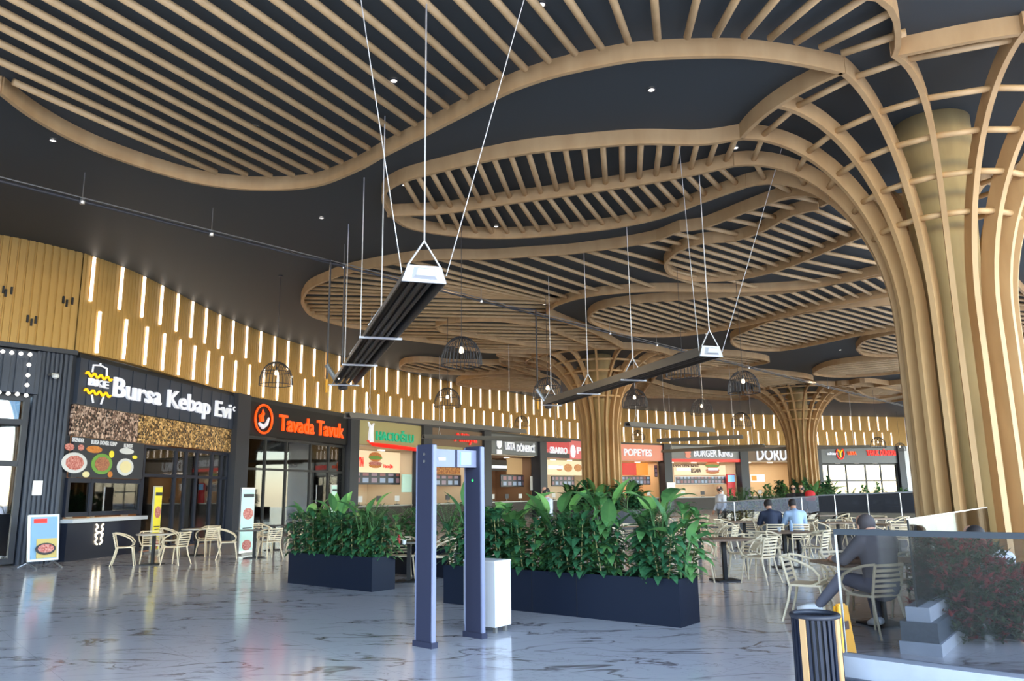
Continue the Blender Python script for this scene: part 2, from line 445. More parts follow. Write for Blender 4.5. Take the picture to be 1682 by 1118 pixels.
lw = MB(); lw.prism([(-19.5, 15.6), (-15.5, -4.0), (-16.0, -4.1), (-20.0, 15.5)], 0, ZC); struct(lw.build('wall_side_left', 'charcoal'))  # unseen side wall, added to block daylight from the left
struct(ribbed(WLEFT, ZB, ZC, .2, .035).build('wall_left', 'gold_panel'))

# ------------------------------------------------------------------ timber tree columns and ceiling canopies
def V3(p, z=0): return Vector((p[0], p[1], z))
def plan(*q): return [Vector((at(x, y, ZR).x, at(x, y, ZR).y, 0)) for x, y in q]
def rib(mb, path, w=.085, z0=ZR, z1=ZC + .01):
    lo = [V3(p, z0) for p in path]; hi = [V3(p, z1) for p in path]; lat = []
    for i in range(len(path)):
        t = (path[min(i + 1, len(path) - 1)] - path[max(i - 1, 0)]); t.z = 0; t.normalize(); lat.append(Vector((-t.y, t.x, 0)))
    return mb.sweep(lo, hi, lat, w)
RA, R0_, ZS = 3.65, 1.0, 4.5
def arm_rz(th, off=0.0):
    a, b_ = RA - R0_, ZR - ZS
    return RA - (a + off) * math.cos(th), ZS + (b_ + off) * math.sin(th)
def fin_points(C, az, z0=0.0, tw=0.0):
    u = Vector((math.cos(az), math.sin(az), 0)); lo = []; hi = []
    for z in (z0, 1.5, 3.0, ZS - .3):
        lo.append(V3(C + u * R0_, z)); hi.append(V3(C + u * (R0_ - .3), z))
    for i in range(0, 19):
        th = PI / 2 * i / 18
        r, z = arm_rz(th); r2, z2 = arm_rz(th, .3); aa = az + tw * (i / 18) ** 3; u = Vector((math.cos(aa), math.sin(aa), 0))
        lo.append(V3(C + u * r, z)); hi.append(V3(C + u * max(.6, r2), min(z2, ZC + .01)))
    return lo, hi, Vector((-u.y, u.x, 0))
def tree_column(C, label, ext={}, z0=0.0, skip=(), ring=None, twist={}, ring_r=RA + .03):
    C = Vector((C[0], C[1], 0))
    t = thing('tree_column', label, 'column', (C.x, C.y, 0), group='timber tree columns holding up the ceiling')
    co = MB(); co.lathe(C, [(.5, 0), (.5, 4.6), (.52, 5.5), (.6, 7), (.66, 8.0), (.66, ZC)], 28); o = co.build('core', 'core_concrete', t, smooth=True)
    azs = [R(-78 + 20 * k) for k in range(18)]
    for k, az in enumerate(azs):
        lo, hi, lat = fin_points(C, az, z0, R(twist.get(k, 0))); lats = [lat] * len(lo)
        if k in ext:
            path = smoothpath([lo[-1]] + [V3(p) for p in ext[k]] if False else [V3(lo[-1])] + [V3(p) for p in ext[k]], .3)
            for i in range(1, len(path)):
                tt = (path[min(i + 1, len(path) - 1)] - path[i - 1]); tt.z = 0; tt.normalize()
                l = Vector((-tt.y, tt.x, 0))
                if l.dot(lats[-1]) < 0: l = -l
                lo.append(V3(path[i], ZR)); hi.append(V3(path[i], ZC + .01)); lats.append(l)
        m = MB(); m.sweep(lo, hi, lats, .09); m.build('fin', 'oak', t)
    # crossbars: round bars threaded between neighbouring fins
    for k in range(18):
        if k in skip: continue
        a, b_ = azs[k], azs[(k + 1) % 18]
        for th in (R(82), R(64), R(51), R(39), R(28)):
            r, z = arm_rz(th, .12)
            fa_ = (th / (PI / 2)) ** 3; a2 = a + R(twist.get(k, 0)) * fa_; b2_ = b_ + R(twist.get((k + 1) % 18, 0)) * fa_
            p = C + Vector((math.cos(a2), math.sin(a2), 0)) * r; q = C + Vector((math.cos(b2_), math.sin(b2_), 0)) * r
            MB().tube(V3(p, z), V3(q, z), .055, 8).build('crossbar', 'oak_slat', t, smooth=True)
    # ring arcs at ceiling level
    for a0, a1 in (ring or []):
        n = max(2, int(abs(a1 - a0) / 4)); path = [C + Vector((math.cos(R(a0 + (a1 - a0) * i / n)), math.sin(R(a0 + (a1 - a0) * i / n)), 0)) * ring_r for i in range(n + 1)]
        m = MB(); rib(m, path); m.build('ring_beam', 'oak', t)
    return t
def inside(p, poly):
    c = False; n = len(poly)
    for i in range(n):
        a, b_ = poly[i], poly[(i + 1) % n]
        if (a.y > p.y) != (b_.y > p.y) and p.x < (b_.x - a.x) * (p.y - a.y) / (b_.y - a.y) + a.x: c = not c
    return c
def clip_line(o, d, poly, ex=()):
    ts = []
    for pl_ in (poly,) + tuple(ex):
        n = len(pl_)
        for i in range(n):
            a, b_ = pl_[i], pl_[(i + 1) % n]; e = b_ - a; den = d.x * e.y - d.y * e.x
            if abs(den) < 1e-9: continue
            f = a - o; t = (f.x * e.y - f.y * e.x) / den; u = (f.x * d.y - f.y * d.x) / den
            if 0 <= u < 1: ts.append(t)
    ts.sort(); out = []
    for i in range(len(ts) - 1):
        if ts[i + 1] - ts[i] < .15: continue
        m_ = o + d * ((ts[i] + ts[i + 1]) / 2)
        if inside(m_, poly) and not any(inside(m_, x) for x in ex): out.append((ts[i], ts[i + 1]))
    return out
ZSL = ZR + .17
SLR = .06
def slat(t, p, q, n=8):
    MB().tube(V3(p, ZSL), V3(q, ZSL), SLR, n).build('slat', 'oak_slat', t, smooth=True)
def parallel_slats(t, poly, ang, pitch, ex=(), n=8, limit=100):
    d = Vector((math.cos(R(ang)), math.sin(R(ang)), 0)); nn = Vector((-d.y, d.x, 0))
    ks = [p.dot(nn) for p in poly]; k0, k1 = min(ks), max(ks); k = k0 + pitch * .6; c = 0
    while k < k1:
        for a, b_ in clip_line(nn * k, d, poly, ex):
            if c < limit: slat(t, nn * k + d * a, nn * k + d * b_, n)
            c += 1
        k += pitch
    return c
def pair_slats(t, A, B, n, a0=0., a1=1., b0=0., b1=1., nn=8):
    for i in range(n):
        u = i / (n - 1); slat(t, sample(A, a0 + (a1 - a0) * u), sample(B, b0 + (b1 - b0) * u), nn)
def canopy(label, ribs, group='timber canopies under the dark ceiling'):
    allp = [p for r_ in ribs for p in r_]; cx = sum(p.x for p in allp) / len(allp); cy = sum(p.y for p in allp) / len(allp)
    t = thing('timber_canopy', label, 'ceiling canopy', (cx, cy, ZR), group=group)
    for r_ in ribs:
        m = MB(); rib(m, r_); m.build('rim_beam', 'oak', t)
    return t

C1 = Vector((8.09, 13.91, 0)); C2 = Vector((4.37, 39.2, 0)); C3 = Vector((19.6, 53.5, 0)); C4 = Vector((26.5, 33.5, 0))
def pol(C, az, r=RA): return C + Vector((math.cos(R(az)), math.sin(R(az)), 0)) * r
# -- big column next to the camera: fins numbered from azimuth -78 in steps of 20 degrees
# 0:-78 1:-58 ... 5:22 ... 9:102 10:122 11:142 12:162 13:182 14:202(-158) 15:-138 16:-118 17:-98
tree_column(C1, 'huge timber tree column in the right foreground with fins spreading into the ceiling',
            ring=[(-178, -138)], twist={16: -8})
_rp = [C1 + Vector((math.cos(R(a)), math.sin(R(a)), 0)) * r_ for a, r_ in ((-126, 3.6), (-115, 3.5), (-105, 3.5), (-92, 3.55), (-78, 3.65), (-58, 3.7), (-38, 3.7), (-18, 3.7))]
cb = canopy('curved rim beam above the camera side of the foreground column', [smoothpath(_rp, .2)])
B1_rim = smoothpath(plan((0, 154), (47, 190), (107, 225), (172, 254), (250, 281), (322, 301), (394, 311), (465, 312), (519, 306), (558, 293), (600, 274), (622, 261), (693, 225), (765, 188), (836, 152), (908, 127), (979, 111), (1051, 99), (1154, 94), (1225, 95), (1297, 104), (1350, 114)) + [pol(C1, -138)], .2)
e1 = [(354, 295), (404, 299), (444, 301), (481, 300), (512, 296), (537, 288), (560, 279), (583, 268), (605, 257), (630, 243), (654, 233), (681, 218), (706, 204), (734, 190), (765, 175), (793, 159), (825, 143), (863, 129), (902, 116), (945, 104), (988, 95), (1033, 86), (1081, 80), (1130, 77), (1177, 75), (1223, 77), (1266, 80), (1309, 86), (1349, 95), (1384, 104)]
s1 = [(20, 150), (0, 118), (0, 89), (0, 62), (0, 36), (0, 7), (46, 0), (109, 0), (173, 0), (236, 0), (299, 0), (363, 0), (426, 0), (487, 0), (547, 0), (614, 0), (675, 0), (736, 0), (797, 0), (859, 0), (922, 0), (1001, 0), (1074, 0), (1150, 0), (1220, 0), (1290, 0), (1362, 0), (1443, 0), (1472, 35), (1490, 70)]
E1 = plan(*e1); S1 = plan(*s1)
ext1 = []
for i in range(len(E1)):
    k = 1.0 if i in (0, 27, 28, 29) else {26: 1.08, 25: 1.2, 24: 1.35}.get(i, 1.55)
    ext1.append(E1[i] + (S1[i] - E1[i]) * k)
top1 = smoothpath([B1_rim[0]] + [B1_rim[0] + Vector((-1.1, -1.0, 0))] + [ext1[i] for i in (2, 5, 9, 13, 17, 20, 23, 24, 25, 26)] + [S1[27], S1[28], pol(C1, -124.5, 3.9), pol(C1, -126, 3.62)], .25)
cb = canopy('largest timber canopy, filling the upper left, its long round slats fanning out over the entrance', [B1_rim, top1])
for i in range(len(E1)): slat(cb, E1[i], ext1[i], 10)
# -- second canopy
B2_front = smoothpath([pol(C1, 182)] + plan((1150, 238), (1051, 237), (944, 245), (872, 252), (800, 265), (729, 281), (668, 297), (639, 311), (630, 322), (633, 340), (650, 362), (675, 376), (729, 386), (800, 392), (872, 390), (944, 383), (1015, 374), (1087, 358), (1153, 333)) + [pol(C1, 142)], .2)
B2_mid = smoothpath(plan((636, 356), (729, 351), (836, 335), (944, 320), (1051, 304), (1143, 287)) + [pol(C1, 162)], .2)
fr = smoothpath(plan((655, 302), (729, 281), (800, 265), (872, 252), (944, 245), (1051, 237), (1150, 238)) + [pol(C1, 182)], .2)
fa = smoothpath(plan((700, 381), (729, 386), (800, 392), (872, 390), (944, 383), (1015, 374), (1087, 358), (1153, 333)) + [pol(C1, 142)], .2)
cb = canopy('long narrow canopy with two rows of short slats, joined to the huge foreground column', [B2_front, B2_mid])
pair_slats(cb, fr, B2_mid, 20, .01, .99, .10, .98)
pair_slats(cb, B2_mid, fa, 20, .14, .95, .06, .97)
# -- third canopy (left middle) with an inner loop
f3 = plan((1330, 322), (1282, 329), (1225, 349), (1154, 376), (1118, 380), (1080, 395), (1030, 405), (980, 412), (930, 418), (880, 421), (800, 426), (731, 426), (680, 429), (618, 439), (575, 448), (540, 460), (510, 474), (499, 488), (497, 500), (510, 518), (535, 528), (568, 537), (605, 543), (652, 556), (733, 567), (795, 579)) + [pol(C2, -138)]
B3_out = smoothpath(f3, .25)
B3_right = smoothpath([pol(C2, -78)] + plan((980, 550), (905, 520), (907, 507), (920, 500), (955, 490), (1005, 483), (1080, 479), (1222, 480), (1317, 475), (1379, 466), (1467, 450)), .25)
B3_loop = smoothpath(plan((1345, 345), (1300, 355), (1254, 380), (1207, 396), (1155, 400), (1118, 412), (1096, 430), (1094, 442), (1104, 453), (1130, 461), (1160, 463), (1222, 458), (1285, 443), (1348, 418), (1420, 388)), .25)
R1_ = smoothpath([pol(C2, -98)] + plan((900, 542), (860, 533), (810, 528), (760, 529), (722, 534), (718, 540), (733, 548), (795, 557), (850, 566)) + [pol(C2, -118)], .25)
cb = canopy('wide canopy left of centre, its slats running back to the middle tree column', [B3_out, B3_right, R1_])
poly3 = B3_out + [pol(C2, -98)] + B3_right
hole = B3_loop
frontlen = B3_out[:]
n3 = 74; s3 = arclen(B3_out); i_tip = min(range(len(B3_out)), key=lambda i: (B3_out[i] - plan((499, 490))[0]).length)
tt_ = s3[i_tip] / s3[-1]
knots = [(0, 25), (.30, 33), (.42, 48), (.50, 50), (.62, 50), (.72, 45), (.8, 34), (.9, 20), (1.0, 8)]
def angk(u):
    for i in range(1, len(knots)):
        if u <= knots[i][0]:
            a, b_ = knots[i - 1], knots[i]; return a[1] + (b_[1] - a[1]) * (u - a[0]) / (b_[0] - a[0])
    return knots[-1][1]
acc = .3; sp = arclen(B3_out)
for i in range(1, len(B3_out)):
    u = sp[i] / sp[-1]; tn_ = (B3_out[i] - B3_out[i - 1])
    a = angk(min(1, u / tt_)) if u < tt_ else 8 + 4 * (u - tt_) / (1 - tt_)
    d = Vector((math.cos(R(a)), math.sin(R(a)), 0)); acc += abs(tn_.x * d.y - tn_.y * d.x)
    if acc < .52: continue
    acc = 0; o = B3_out[i]
    iv = [x for x in clip_line(o + d * .02, d, poly3, (hole,)) if x[1] > .3]
    if u >= tt_: iv = iv[:1]
    for t0, t1 in iv: slat(cb, o + d * max(t0, 0), o + d * t1)
cb = canopy('tongue-shaped canopy nested inside the wide canopy, in front of the foreground column trunk', [B3_loop])
parallel_slats(cb, hole, 40, .46)
# -- fourth to eighth: behind, towards the right
def blob(label, front, far, ang, pitch=.47, closed=False, extra=()):
    pth = smoothpath(front + far[::-1], .25)
    cb = canopy(label, [pth] + list(extra))
    parallel_slats(cb, pth, ang, pitch); return cb
blob('pointed canopy behind the wide one, its tip under the middle of the ceiling',
     plan((1467, 445), (1317, 478), (1222, 486), (1130, 492), (1055, 497), (1005, 503), (980, 510), (968, 520)),
     plan((1467, 486), (1348, 507), (1285, 521), (1222, 536), (1180, 544), (1130, 551), (1080, 554), (1030, 551), (1005, 545), (980, 535), (968, 528)), 48)
blob('flat oval canopy to the right of centre, before the dark ceiling gap',
     plan((1480, 500), (1400, 505), (1348, 511), (1270, 527), (1223, 546), (1203, 556)),
     plan((1480, 541), (1410, 552), (1348, 565), (1301, 574), (1270, 577), (1223, 574), (1204, 566)), 40)
blob('small rounded canopy tip left of the foreground trunk, above the dark gap',
     plan((1500, 542), (1480, 546), (1426, 558), (1409, 571)),
     plan((1500, 588), (1483, 587), (1426, 585), (1410, 577)), 40)
blob('striped canopy tip left of the foreground trunk, under the dark gap',
     plan((1500, 585), (1483, 588), (1420, 593), (1363, 601), (1338, 612)),
     plan((1500, 611), (1486, 613), (1430, 618), (1379, 620), (1342, 617)), 24)
blob('small far canopy at the right, close to the back wall',
     plan((1500, 628), (1450, 634), (1400, 642), (1394, 646)), plan((1500, 640), (1484, 648), (1440, 655), (1400, 650)), 24)
# -- canopies left of the middle column
p9 = smoothpath(plan((900, 609), (841, 600), (748, 599), (702, 595), (671, 596), (659, 601), (663, 608), (717, 614), (779, 616), (841, 613), (880, 617)), .25)
cb = canopy('small warm-lit canopy above the LED strips, nearest to the left wall', [p9]); parallel_slats(cb, p9, 60, .6)
p10 = smoothpath(plan((920, 632), (870, 622), (810, 619), (779, 620), (753, 627), (757, 634), (810, 640), (870, 644), (920, 648)), .25)
cb = canopy('lower warm-lit canopy left of the middle tree column, beside the back wall', [p10]); parallel_slats(cb, p10, 20, .55)
# -- middle tree column
tree_column(C2, 'middle timber tree column rising behind the long planter', ring=[(-98, -78), (-118, -98), (-78, 42), (162, 222)],
            ext={14: [pol(C2, 202, 5.5), p9[0]], 13: [pol(C2, 182, 5), p10[0]],
                 1: plan((1117, 590), (1180, 603)), 3: plan((1093, 609), (1150, 614)), 4: plan((1058, 650), (1110, 653))})
m_ = smoothpath([pol(C2, -58)] + plan((1091, 583), (1160, 583), (1220, 586), (1262, 596), (1180, 607), (1110, 604)) + [pol(C2, -38)], .3)
cb = canopy('low canopy just right of the middle tree column, under the thin gas pipe', [m_]); parallel_slats(cb, m_, 30, .5)
# -- far tree column
far_front = smoothpath([pol(C3, -98)] + plan((1334, 624), (1301, 618), (1238, 613), (1160, 614), (1100, 624)), .3)
t1_ = smoothpath([pol(C3, -138)] + plan((1260, 641), (1243, 632), (1220, 626), (1170, 620), (1120, 618)), .3)
tree_column(C3, 'far timber tree column near the back wall, in front of the grey and orange shop sign', ring=[(-98, -78), (-78, 62)],
            ext={17: far_front[4::4], 15: t1_[4::4], 14: plan((1234, 652), (1177, 648), (1117, 642), (1058, 625)), 13: plan((1225, 657), (1140, 655), (1058, 652)),
                 1: plan((1420, 628), (1470, 634)), 3: plan((1430, 652), (1480, 650))})
pf = far_front + t1_[::-1]
cb = canopy('broad brown canopy spreading left from the far tree column', [smoothpath(plan((1100, 624), (1090, 621), (1120, 618)), .3)]); parallel_slats(cb, pf, 30, .5)
pf2 = smoothpath([pol(C3, -158)] + plan((1234, 652), (1177, 648), (1117, 642), (1058, 627), (1045, 638), (1058, 651), (1140, 655), (1225, 657)) + [pol(C3, 182)], .3)
cb = canopy('shallow canopy in front of the back wall, left of the far tree column', [pf2]); parallel_slats(cb, pf2, 30, .55)
pf3 = smoothpath(plan((1345, 640), (1390, 632), (1460, 640), (1500, 652), (1450, 662), (1380, 660)), .3) 
cb = canopy('shallow canopy before the back wall, right of the far tree column', [pf3 + [pf3[0]]]); parallel_slats(cb, pf3, 10, .55)
# -- column to the right, out of frame except for its arms
c4p = smoothpath(plan((1648, 452), (1665, 462), (1682, 482)) + [pol(C4, 202)], .3)
tree_column(C4, 'timber tree column at the right edge of the picture, only its arms in view', ring=[(142, 262)], ext={14: [p for p in c4p[::-1][3::5]], 15: [pol(C4, 222, 6), pol(C4, 210, 10)]})
c4b = smoothpath([c4p[0]] + plan((1660, 500), (1682, 545)) + [pol(C4, 182)], .3)
cb = canopy('canopy showing behind the right side of the foreground trunk', [c4b]); parallel_slats(cb, c4p + c4b[::-1], 25, .5)

_sl = 30
for gx, gy in ((10, 478), (110, 495), (57, 527)):
    for k, (dx, dy) in enumerate(((-7, -3), (0, 3), (7, -1))):
        pw = wallpt(gx + dx, 7.0, WLEFT); pq = wallpt(gx + dx + 6, 7.0, WLEFT); uu_ = (pq - pw); uu_.z = 0; uu_.normalize(); r_ = ray(gx + dx, gy + dy); tq = (pw - EYE).dot(Vector((uu_.y, -uu_.x, 0))) / r_.dot(Vector((uu_.y, -uu_.x, 0)))
        mb = MB(); mb.box(Vector((pw.x, pw.y, 0)) + Vector((uu_.y, -uu_.x, 0)) * .01 + Vector((0, 0, (EYE + r_ * tq).z)), (.05, .04, .2), math.atan2(uu_.y, uu_.x)); _sl += 1
        struct(mb.build('trim_%d' % _sl, 'black_matte'))
# ------------------------------------------------------------------ LED strips on the gold band
def led_row(z0, z1, s_first, s_last, pitch, rowname, ph, group):
    L = arclen(WALL)[-1]; s = s_first; k = 1
    while s < s_last:
        t = s / L; p = sample_fast(WALL, t); q = sample_fast(WALL, min(1, t + .003)); tt = (q - p).normalized(); nn = Vector((tt.y, -tt.x, 0))
        rz = math.atan2(tt.y, tt.x)
        o = MB().box(p + nn * .03 + Vector((0, 0, (z0 + z1) / 2)), (.068, .05, z1 - z0), rz).build('led_strip', 'led')
        tag(o, '%s strip from the left in the %s row of glowing LED strips' % (ordn(k), rowname), 'light strip', group); k += 1
        s += pitch
    return k
def s_of(x, z):
    p = wallpt(x, z); i = min(range(len(WALL)), key=lambda i: (WALL[i] - p).length); return arclen(WALL)[i]
sA, sB = s_of(150, 7.6), s_of(1466, 7.6)
led_row(7.13, 8.42, sA, sB + .2, 1.07, 'upper', 0, 'upper LED strips on the gold wall')
led_row(5.70, 6.90, sA + .36, sB + .6, 1.07, 'lower', 0, 'lower LED strips on the gold wall')

# ------------------------------------------------------------------ shop fronts
def font_mesh(body, extrude=.5, offset=0.0):
    c = bpy.data.curves.new('letters', 'FONT'); c.body = body; c.size = 1; c.extrude = 0.0; c.offset = offset; c.resolution_u = 3
    o = bpy.data.objects.new('letters', c); COL.objects.link(o); bpy.context.view_layer.update()
    me = bpy.data.meshes.new_from_object(o.evaluated_get(bpy.context.evaluated_depsgraph_get()))
    vs = [v.co.copy() for v in me.vertices]; fs = [tuple(p.vertices) for p in me.polygons]
    COL.objects.unlink(o); bpy.data.objects.remove(o); bpy.data.meshes.remove(me)
    x0 = min(v.x for v in vs); x1 = max(v.x for v in vs); y0 = min(v.y for v in vs); y1 = max(v.y for v in vs)
    vs = [((v.x - x0) / (x1 - x0), (v.y - y0) / (y1 - y0)) for v in vs]
    # extrude
    n = len(vs); ec = {}
    for f in fs:
        for i in range(len(f)):
            e = (f[i], f[(i + 1) % len(f)]); k = tuple(sorted(e)); ec.setdefault(k, []).append(e)
    V = [(x, y, 1) for x, y in vs] + [(x, y, 0) for x, y in vs]; F = list(fs)
    for k, es in ec.items():
        if len(es) == 1: a, b_ = es[0]; F.append((b_, a, a + n, b_ + n))
    return V, F
class Front:
    """a vertical plane along the wall between two columns of the photograph"""
    def __init__(s, xl, xr, path=None, inset=.12, zz=4.5):
        s.A = wallpt(xl, zz, path); s.B = wallpt(xr, zz, path); s.A.z = s.B.z = 0
        s.u = (s.B - s.A).normalized(); s.n = Vector((s.u.y, -s.u.x, 0)); s.L = (s.B - s.A).length
        s.A -= s.n * inset; s.B -= s.n * inset; s.rz = math.atan2(s.u.y, s.u.x)
    def P(s, a, d, z): return s.A + s.u * a + s.n * d + Vector((0, 0, z))
    def sz(s, x, y, d=0):
        r_ = ray(x, y); o = s.A + s.n * d; t = (o - EYE).dot(s.n) / r_.dot(s.n); p = EYE + r_ * t
        return (p - s.A).dot(s.u), p.z
    def box(s, mb, a0, a1, d0, d1, z0, z1):
        return mb.box(s.P((a0 + a1) / 2, (d0 + d1) / 2, (z0 + z1) / 2), (abs(a1 - a0), abs(d1 - d0), abs(z1 - z0)), s.rz)
    def rect(s, x0, y0, x1, y1, d=0):
        a0, _ = s.sz(x0, 700, d); a1, _ = s.sz(x1, 700, d); xm = (x0 + x1) / 2
        return a0, a1, s.sz(xm, y1, d)[1], s.sz(xm, y0, d)[1]
    def text(s, body, a0, a1, z0, z1, d, m, parent, name='lettering', dep=.08, offset=0.02):
        V, F = font_mesh(body, offset=offset); mb = MB()
        mb.add([s.P(a0 + x * (a1 - a0), d + dep * z, z0 + y * (z1 - z0)) for x, y, z in V], F)
        return mb.build(name, m, parent)
    def disc(s, mb, a, z, ra, rz_, d, dep=.03, n=24):
        vs = []
        for dd in (0, dep):
            for k in range(n):
                th = 2 * PI * k / n; vs.append(s.P(a + ra * math.cos(th), d + dd, z + rz_ * math.sin(th)))
        fs = [tuple(range(n)), tuple(range(2 * n - 1, n - 1, -1))] + [(k, n + k, n + (k + 1) % n, (k + 1) % n) for k in range(n)]
        return mb.add(vs, fs)
    def ring(s, mb, a, z, ra, rz_, d, r=.04, n=28):
        return mb.path([s.P(a + ra * math.cos(2 * PI * k / n), d, z + rz_ * math.sin(2 * PI * k / n)) for k in range(n)], r, 6, closed=True)
TRIM = [0]
def pillar(xl, xr, m='charcoal', d=.3):
    f = Front(xl, xr); mb = MB(); f.box(mb, 0, f.L, d, -.7, 0, ZB - .01); TRIM[0] += 1
    return struct(mb.build('trim_%d' % TRIM[0], m))
RECT = {}
def panel(f, x0, y0, x1, y1, d, m, name, label, cat, th=.06, frame=None, fr_w=.05, group=None):
    a0, a1, z0, z1 = f.rect(x0, y0, x1, y1, d)
    t = thing(name, label, cat, f.P((a0 + a1) / 2, d, z0), group=group)
    mb = MB(); f.box(mb, a0, a1, d - th, d, z0, z1); mb.build('board', m, t)
    if frame:
        mb = MB()
        for q in ((a0, a1, z0 - fr_w, z0), (a0, a1, z1, z1 + fr_w), (a0 - fr_w, a0, z0 - fr_w, z1 + fr_w), (a1, a1 + fr_w, z0 - fr_w, z1 + fr_w)):
            f.box(mb, q[0], q[1], d - th - .01, d + .02, q[2], q[3])
        mb.build('frame', frame, t)
    RECT[t.name] = (a0, a1, z0, z1); return t
SHOP = [0]
def room(f, m, depth=4.0, zc=4.15, light=60, col=(1, .82, .6), lz=None):
    SHOP[0] += 1; mb = MB(); L = f.L
    f.box(mb, 0, L, -depth - .1, -depth, 0, zc); f.box(mb, -.05, .05, -depth, -.5, 0, zc); f.box(mb, L - .05, L + .05, -depth, -.5, 0, zc)
    o = struct(mb.build('wall_shop_%d' % SHOP[0], m))
    mb = MB(); f.box(mb, 0, L, -depth, -.2, zc, zc + .1); struct(mb.build('ceiling_shop_%d' % SHOP[0], 'shop_cream' if m != 'shop_dark' else 'shop_dark'))
    if light:
        n = max(2, int(L / 2.2))
        for i in range(n):
            a = (i + .5) * L / n; p = f.P(a, -1.6, zc)
            t = thing('ceiling_lamp', 'small bright ceiling lamp, %s from the left inside the %s shop' % (ordn(i + 1), ordn(SHOP[0])), 'lamp', p, group='shop ceiling lamps')
            mb = MB(); mb.box(p - Vector((0, 0, .03)), (.5, .16, .05), f.rz); mb.build('diffuser', 'bulb_white', t)
        ld = bpy.data.lights.new('shop_light', 'AREA'); ld.shape = 'RECTANGLE'; ld.size = L * .8; ld.size_y = 1.2; ld.energy = light; ld.color = col
        lo = bpy.data.objects.new('shop_light', ld); COL.objects.link(lo); lo.location = f.P(L / 2, -1.6, zc - .08); lo.rotation_euler = (0, 0, f.rz)
def counter(f, a0, a1, d, m, mt, label, h=1.05):
    t = thing('service_counter', label, 'counter', f.P((a0 + a1) / 2, d, 0))
    mb = MB(); f.box(mb, a0, a1, d - .6, d, 0, h - .06); mb.build('base', m, t)
    mb = MB(); f.box(mb, a0 - .03, a1 + .03, d - .65, d + .06, h - .06, h); mb.build('worktop', mt, t); return t
def sign(f, label, m, z0=4.2, z1=5.5, d=.12, back='charcoal'):
    t = thing('shop_sign', label, 'sign', f.P(f.L / 2, d, z0))
    mb = MB(); f.box(mb, .02, f.L - .02, -.1, d, z0, z1); mb.build('panel', m, t)
    if z1 < ZB - .02:
        mb = MB(); f.box(mb, 0, f.L, -.5, d - .05, z1, ZB); mb.build('header', 'black_frame', t)
    return t
def glazing(f, label, xs, a0, a1, z0, z1, zt, pm='pane', fm='black_frame', d=-.05, w=.09, group='glazed shop fronts'):
    t = thing('glazed_front', label, 'window', f.P((a0 + a1) / 2, d, z0))
    vs = [a0] + [f.sz(x, 780, d)[0] for x in xs] + [a1]
    for a in vs:
        mb = MB(); f.box(mb, a - w / 2, a + w / 2, d - .06, d + .06, z0, z1); mb.build('mullion', fm, t)
    for z in [z0 + w / 2] + list(zt) + [z1 - w / 2]:
        mb = MB(); f.box(mb, a0, a1, d - .05, d + .05, z - w / 2, z + w / 2); mb.build('transom', fm, t)
    for i in range(len(vs) - 1):
        mb = MB(); f.box(mb, vs[i] + w / 2, vs[i + 1] - w / 2, d - .008, d + .008, z0 + w, z1 - w); mb.build('pane', pm, t)
    return t
# pillars between the shops
for a, b_ in ((383, 404), (571, 586), (692, 706), (792, 804), (884, 895), (1003, 1012), (1089, 1101), (1214, 1227), (1337, 1348), (1474, 1484)): pillar(a, b_)

# ---- kebab house (first shop)
f = Front(112, 383); 
f.A = wallpt(126, 3.5) + Vector((-.0, -.0, 0)); f.A.z = 0; f.A -= f.n * .12; f.L = (f.B - f.A).length
f.A = f.B - f.u * f.L
room(f, 'shop_brown', 5.0, 3.6, 170, (1, .72, .42))
t = thing('shop_sign', 'long slate shop sign reading Bursa Kebap Evi with a yellow and white kebab logo', 'sign', f.P(f.L / 2, .1, 4.3))
mb = MB(); n = 26
for i in range(n): f.box(mb, f.L * i / n, f.L * (i + 1) / n - .02, -.1, .10 + .02 * (i % 2), 4.22, 5.5)
mb.build('panel', 'slate_rib', t)
mb = MB(); f.box(mb, 0, f.L, -.5, .06, 5.5, ZB); mb.build('header', 'black_frame', t)
a0 = f.sz(178, 640)[0]; a1 = f.sz(372, 680)[0]
zt_, zb_ = f.sz(192, 623)[1], f.sz(192, 655)[1]
f.text('Bursa Kebap Evi', a0, a1, zb_ - .29 * (zt_ - zb_), zt_ + .02, .13, 'letter_white', t, offset=.012)
mb = MB(); f.ring(mb, f.sz(379, 667)[0], 5.0, .08, .08, .16, .03, 12); mb.build('degree_mark', 'letter_white', t)
lg = MB(); ac = f.sz(153, 632)[0]
f.text('BKE', ac - .42, ac + .42, 4.78, 4.98, .13, 'letter_white', t, 'logo_letters', offset=.005)
for zz in (5.08, 4.60):
    mb = MB(); mb.path([f.P(ac - .58 + 1.16 * k / 24, .17, zz + .055 * math.sin(k * PI / 3)) for k in range(25)], .035, 6); mb.build('logo_wave', 'letter_yellow', t)
mb = MB(); mb.path([f.P(ac - .32, .17, 5.16), f.P(ac - .30, .17, 5.36), f.P(ac + .0, .17, 5.40), f.P(ac + .30, .17, 5.36), f.P(ac + .32, .17, 5.14)], .028, 6); mb.path([f.P(ac, .17, 5.4), f.P(ac, .17, 5.46)], .028, 6)
mb.build('logo_bracket', 'letter_white', t)
mb = MB(); mb.path([f.P(ac - .26, .17, 4.52), f.P(ac - .17, .17, 4.3)], .028, 6); mb.path([f.P(ac + .26, .17, 4.52), f.P(ac + .17, .17, 4.3)], .028, 6); mb.build('logo_legs', 'letter_white', t)
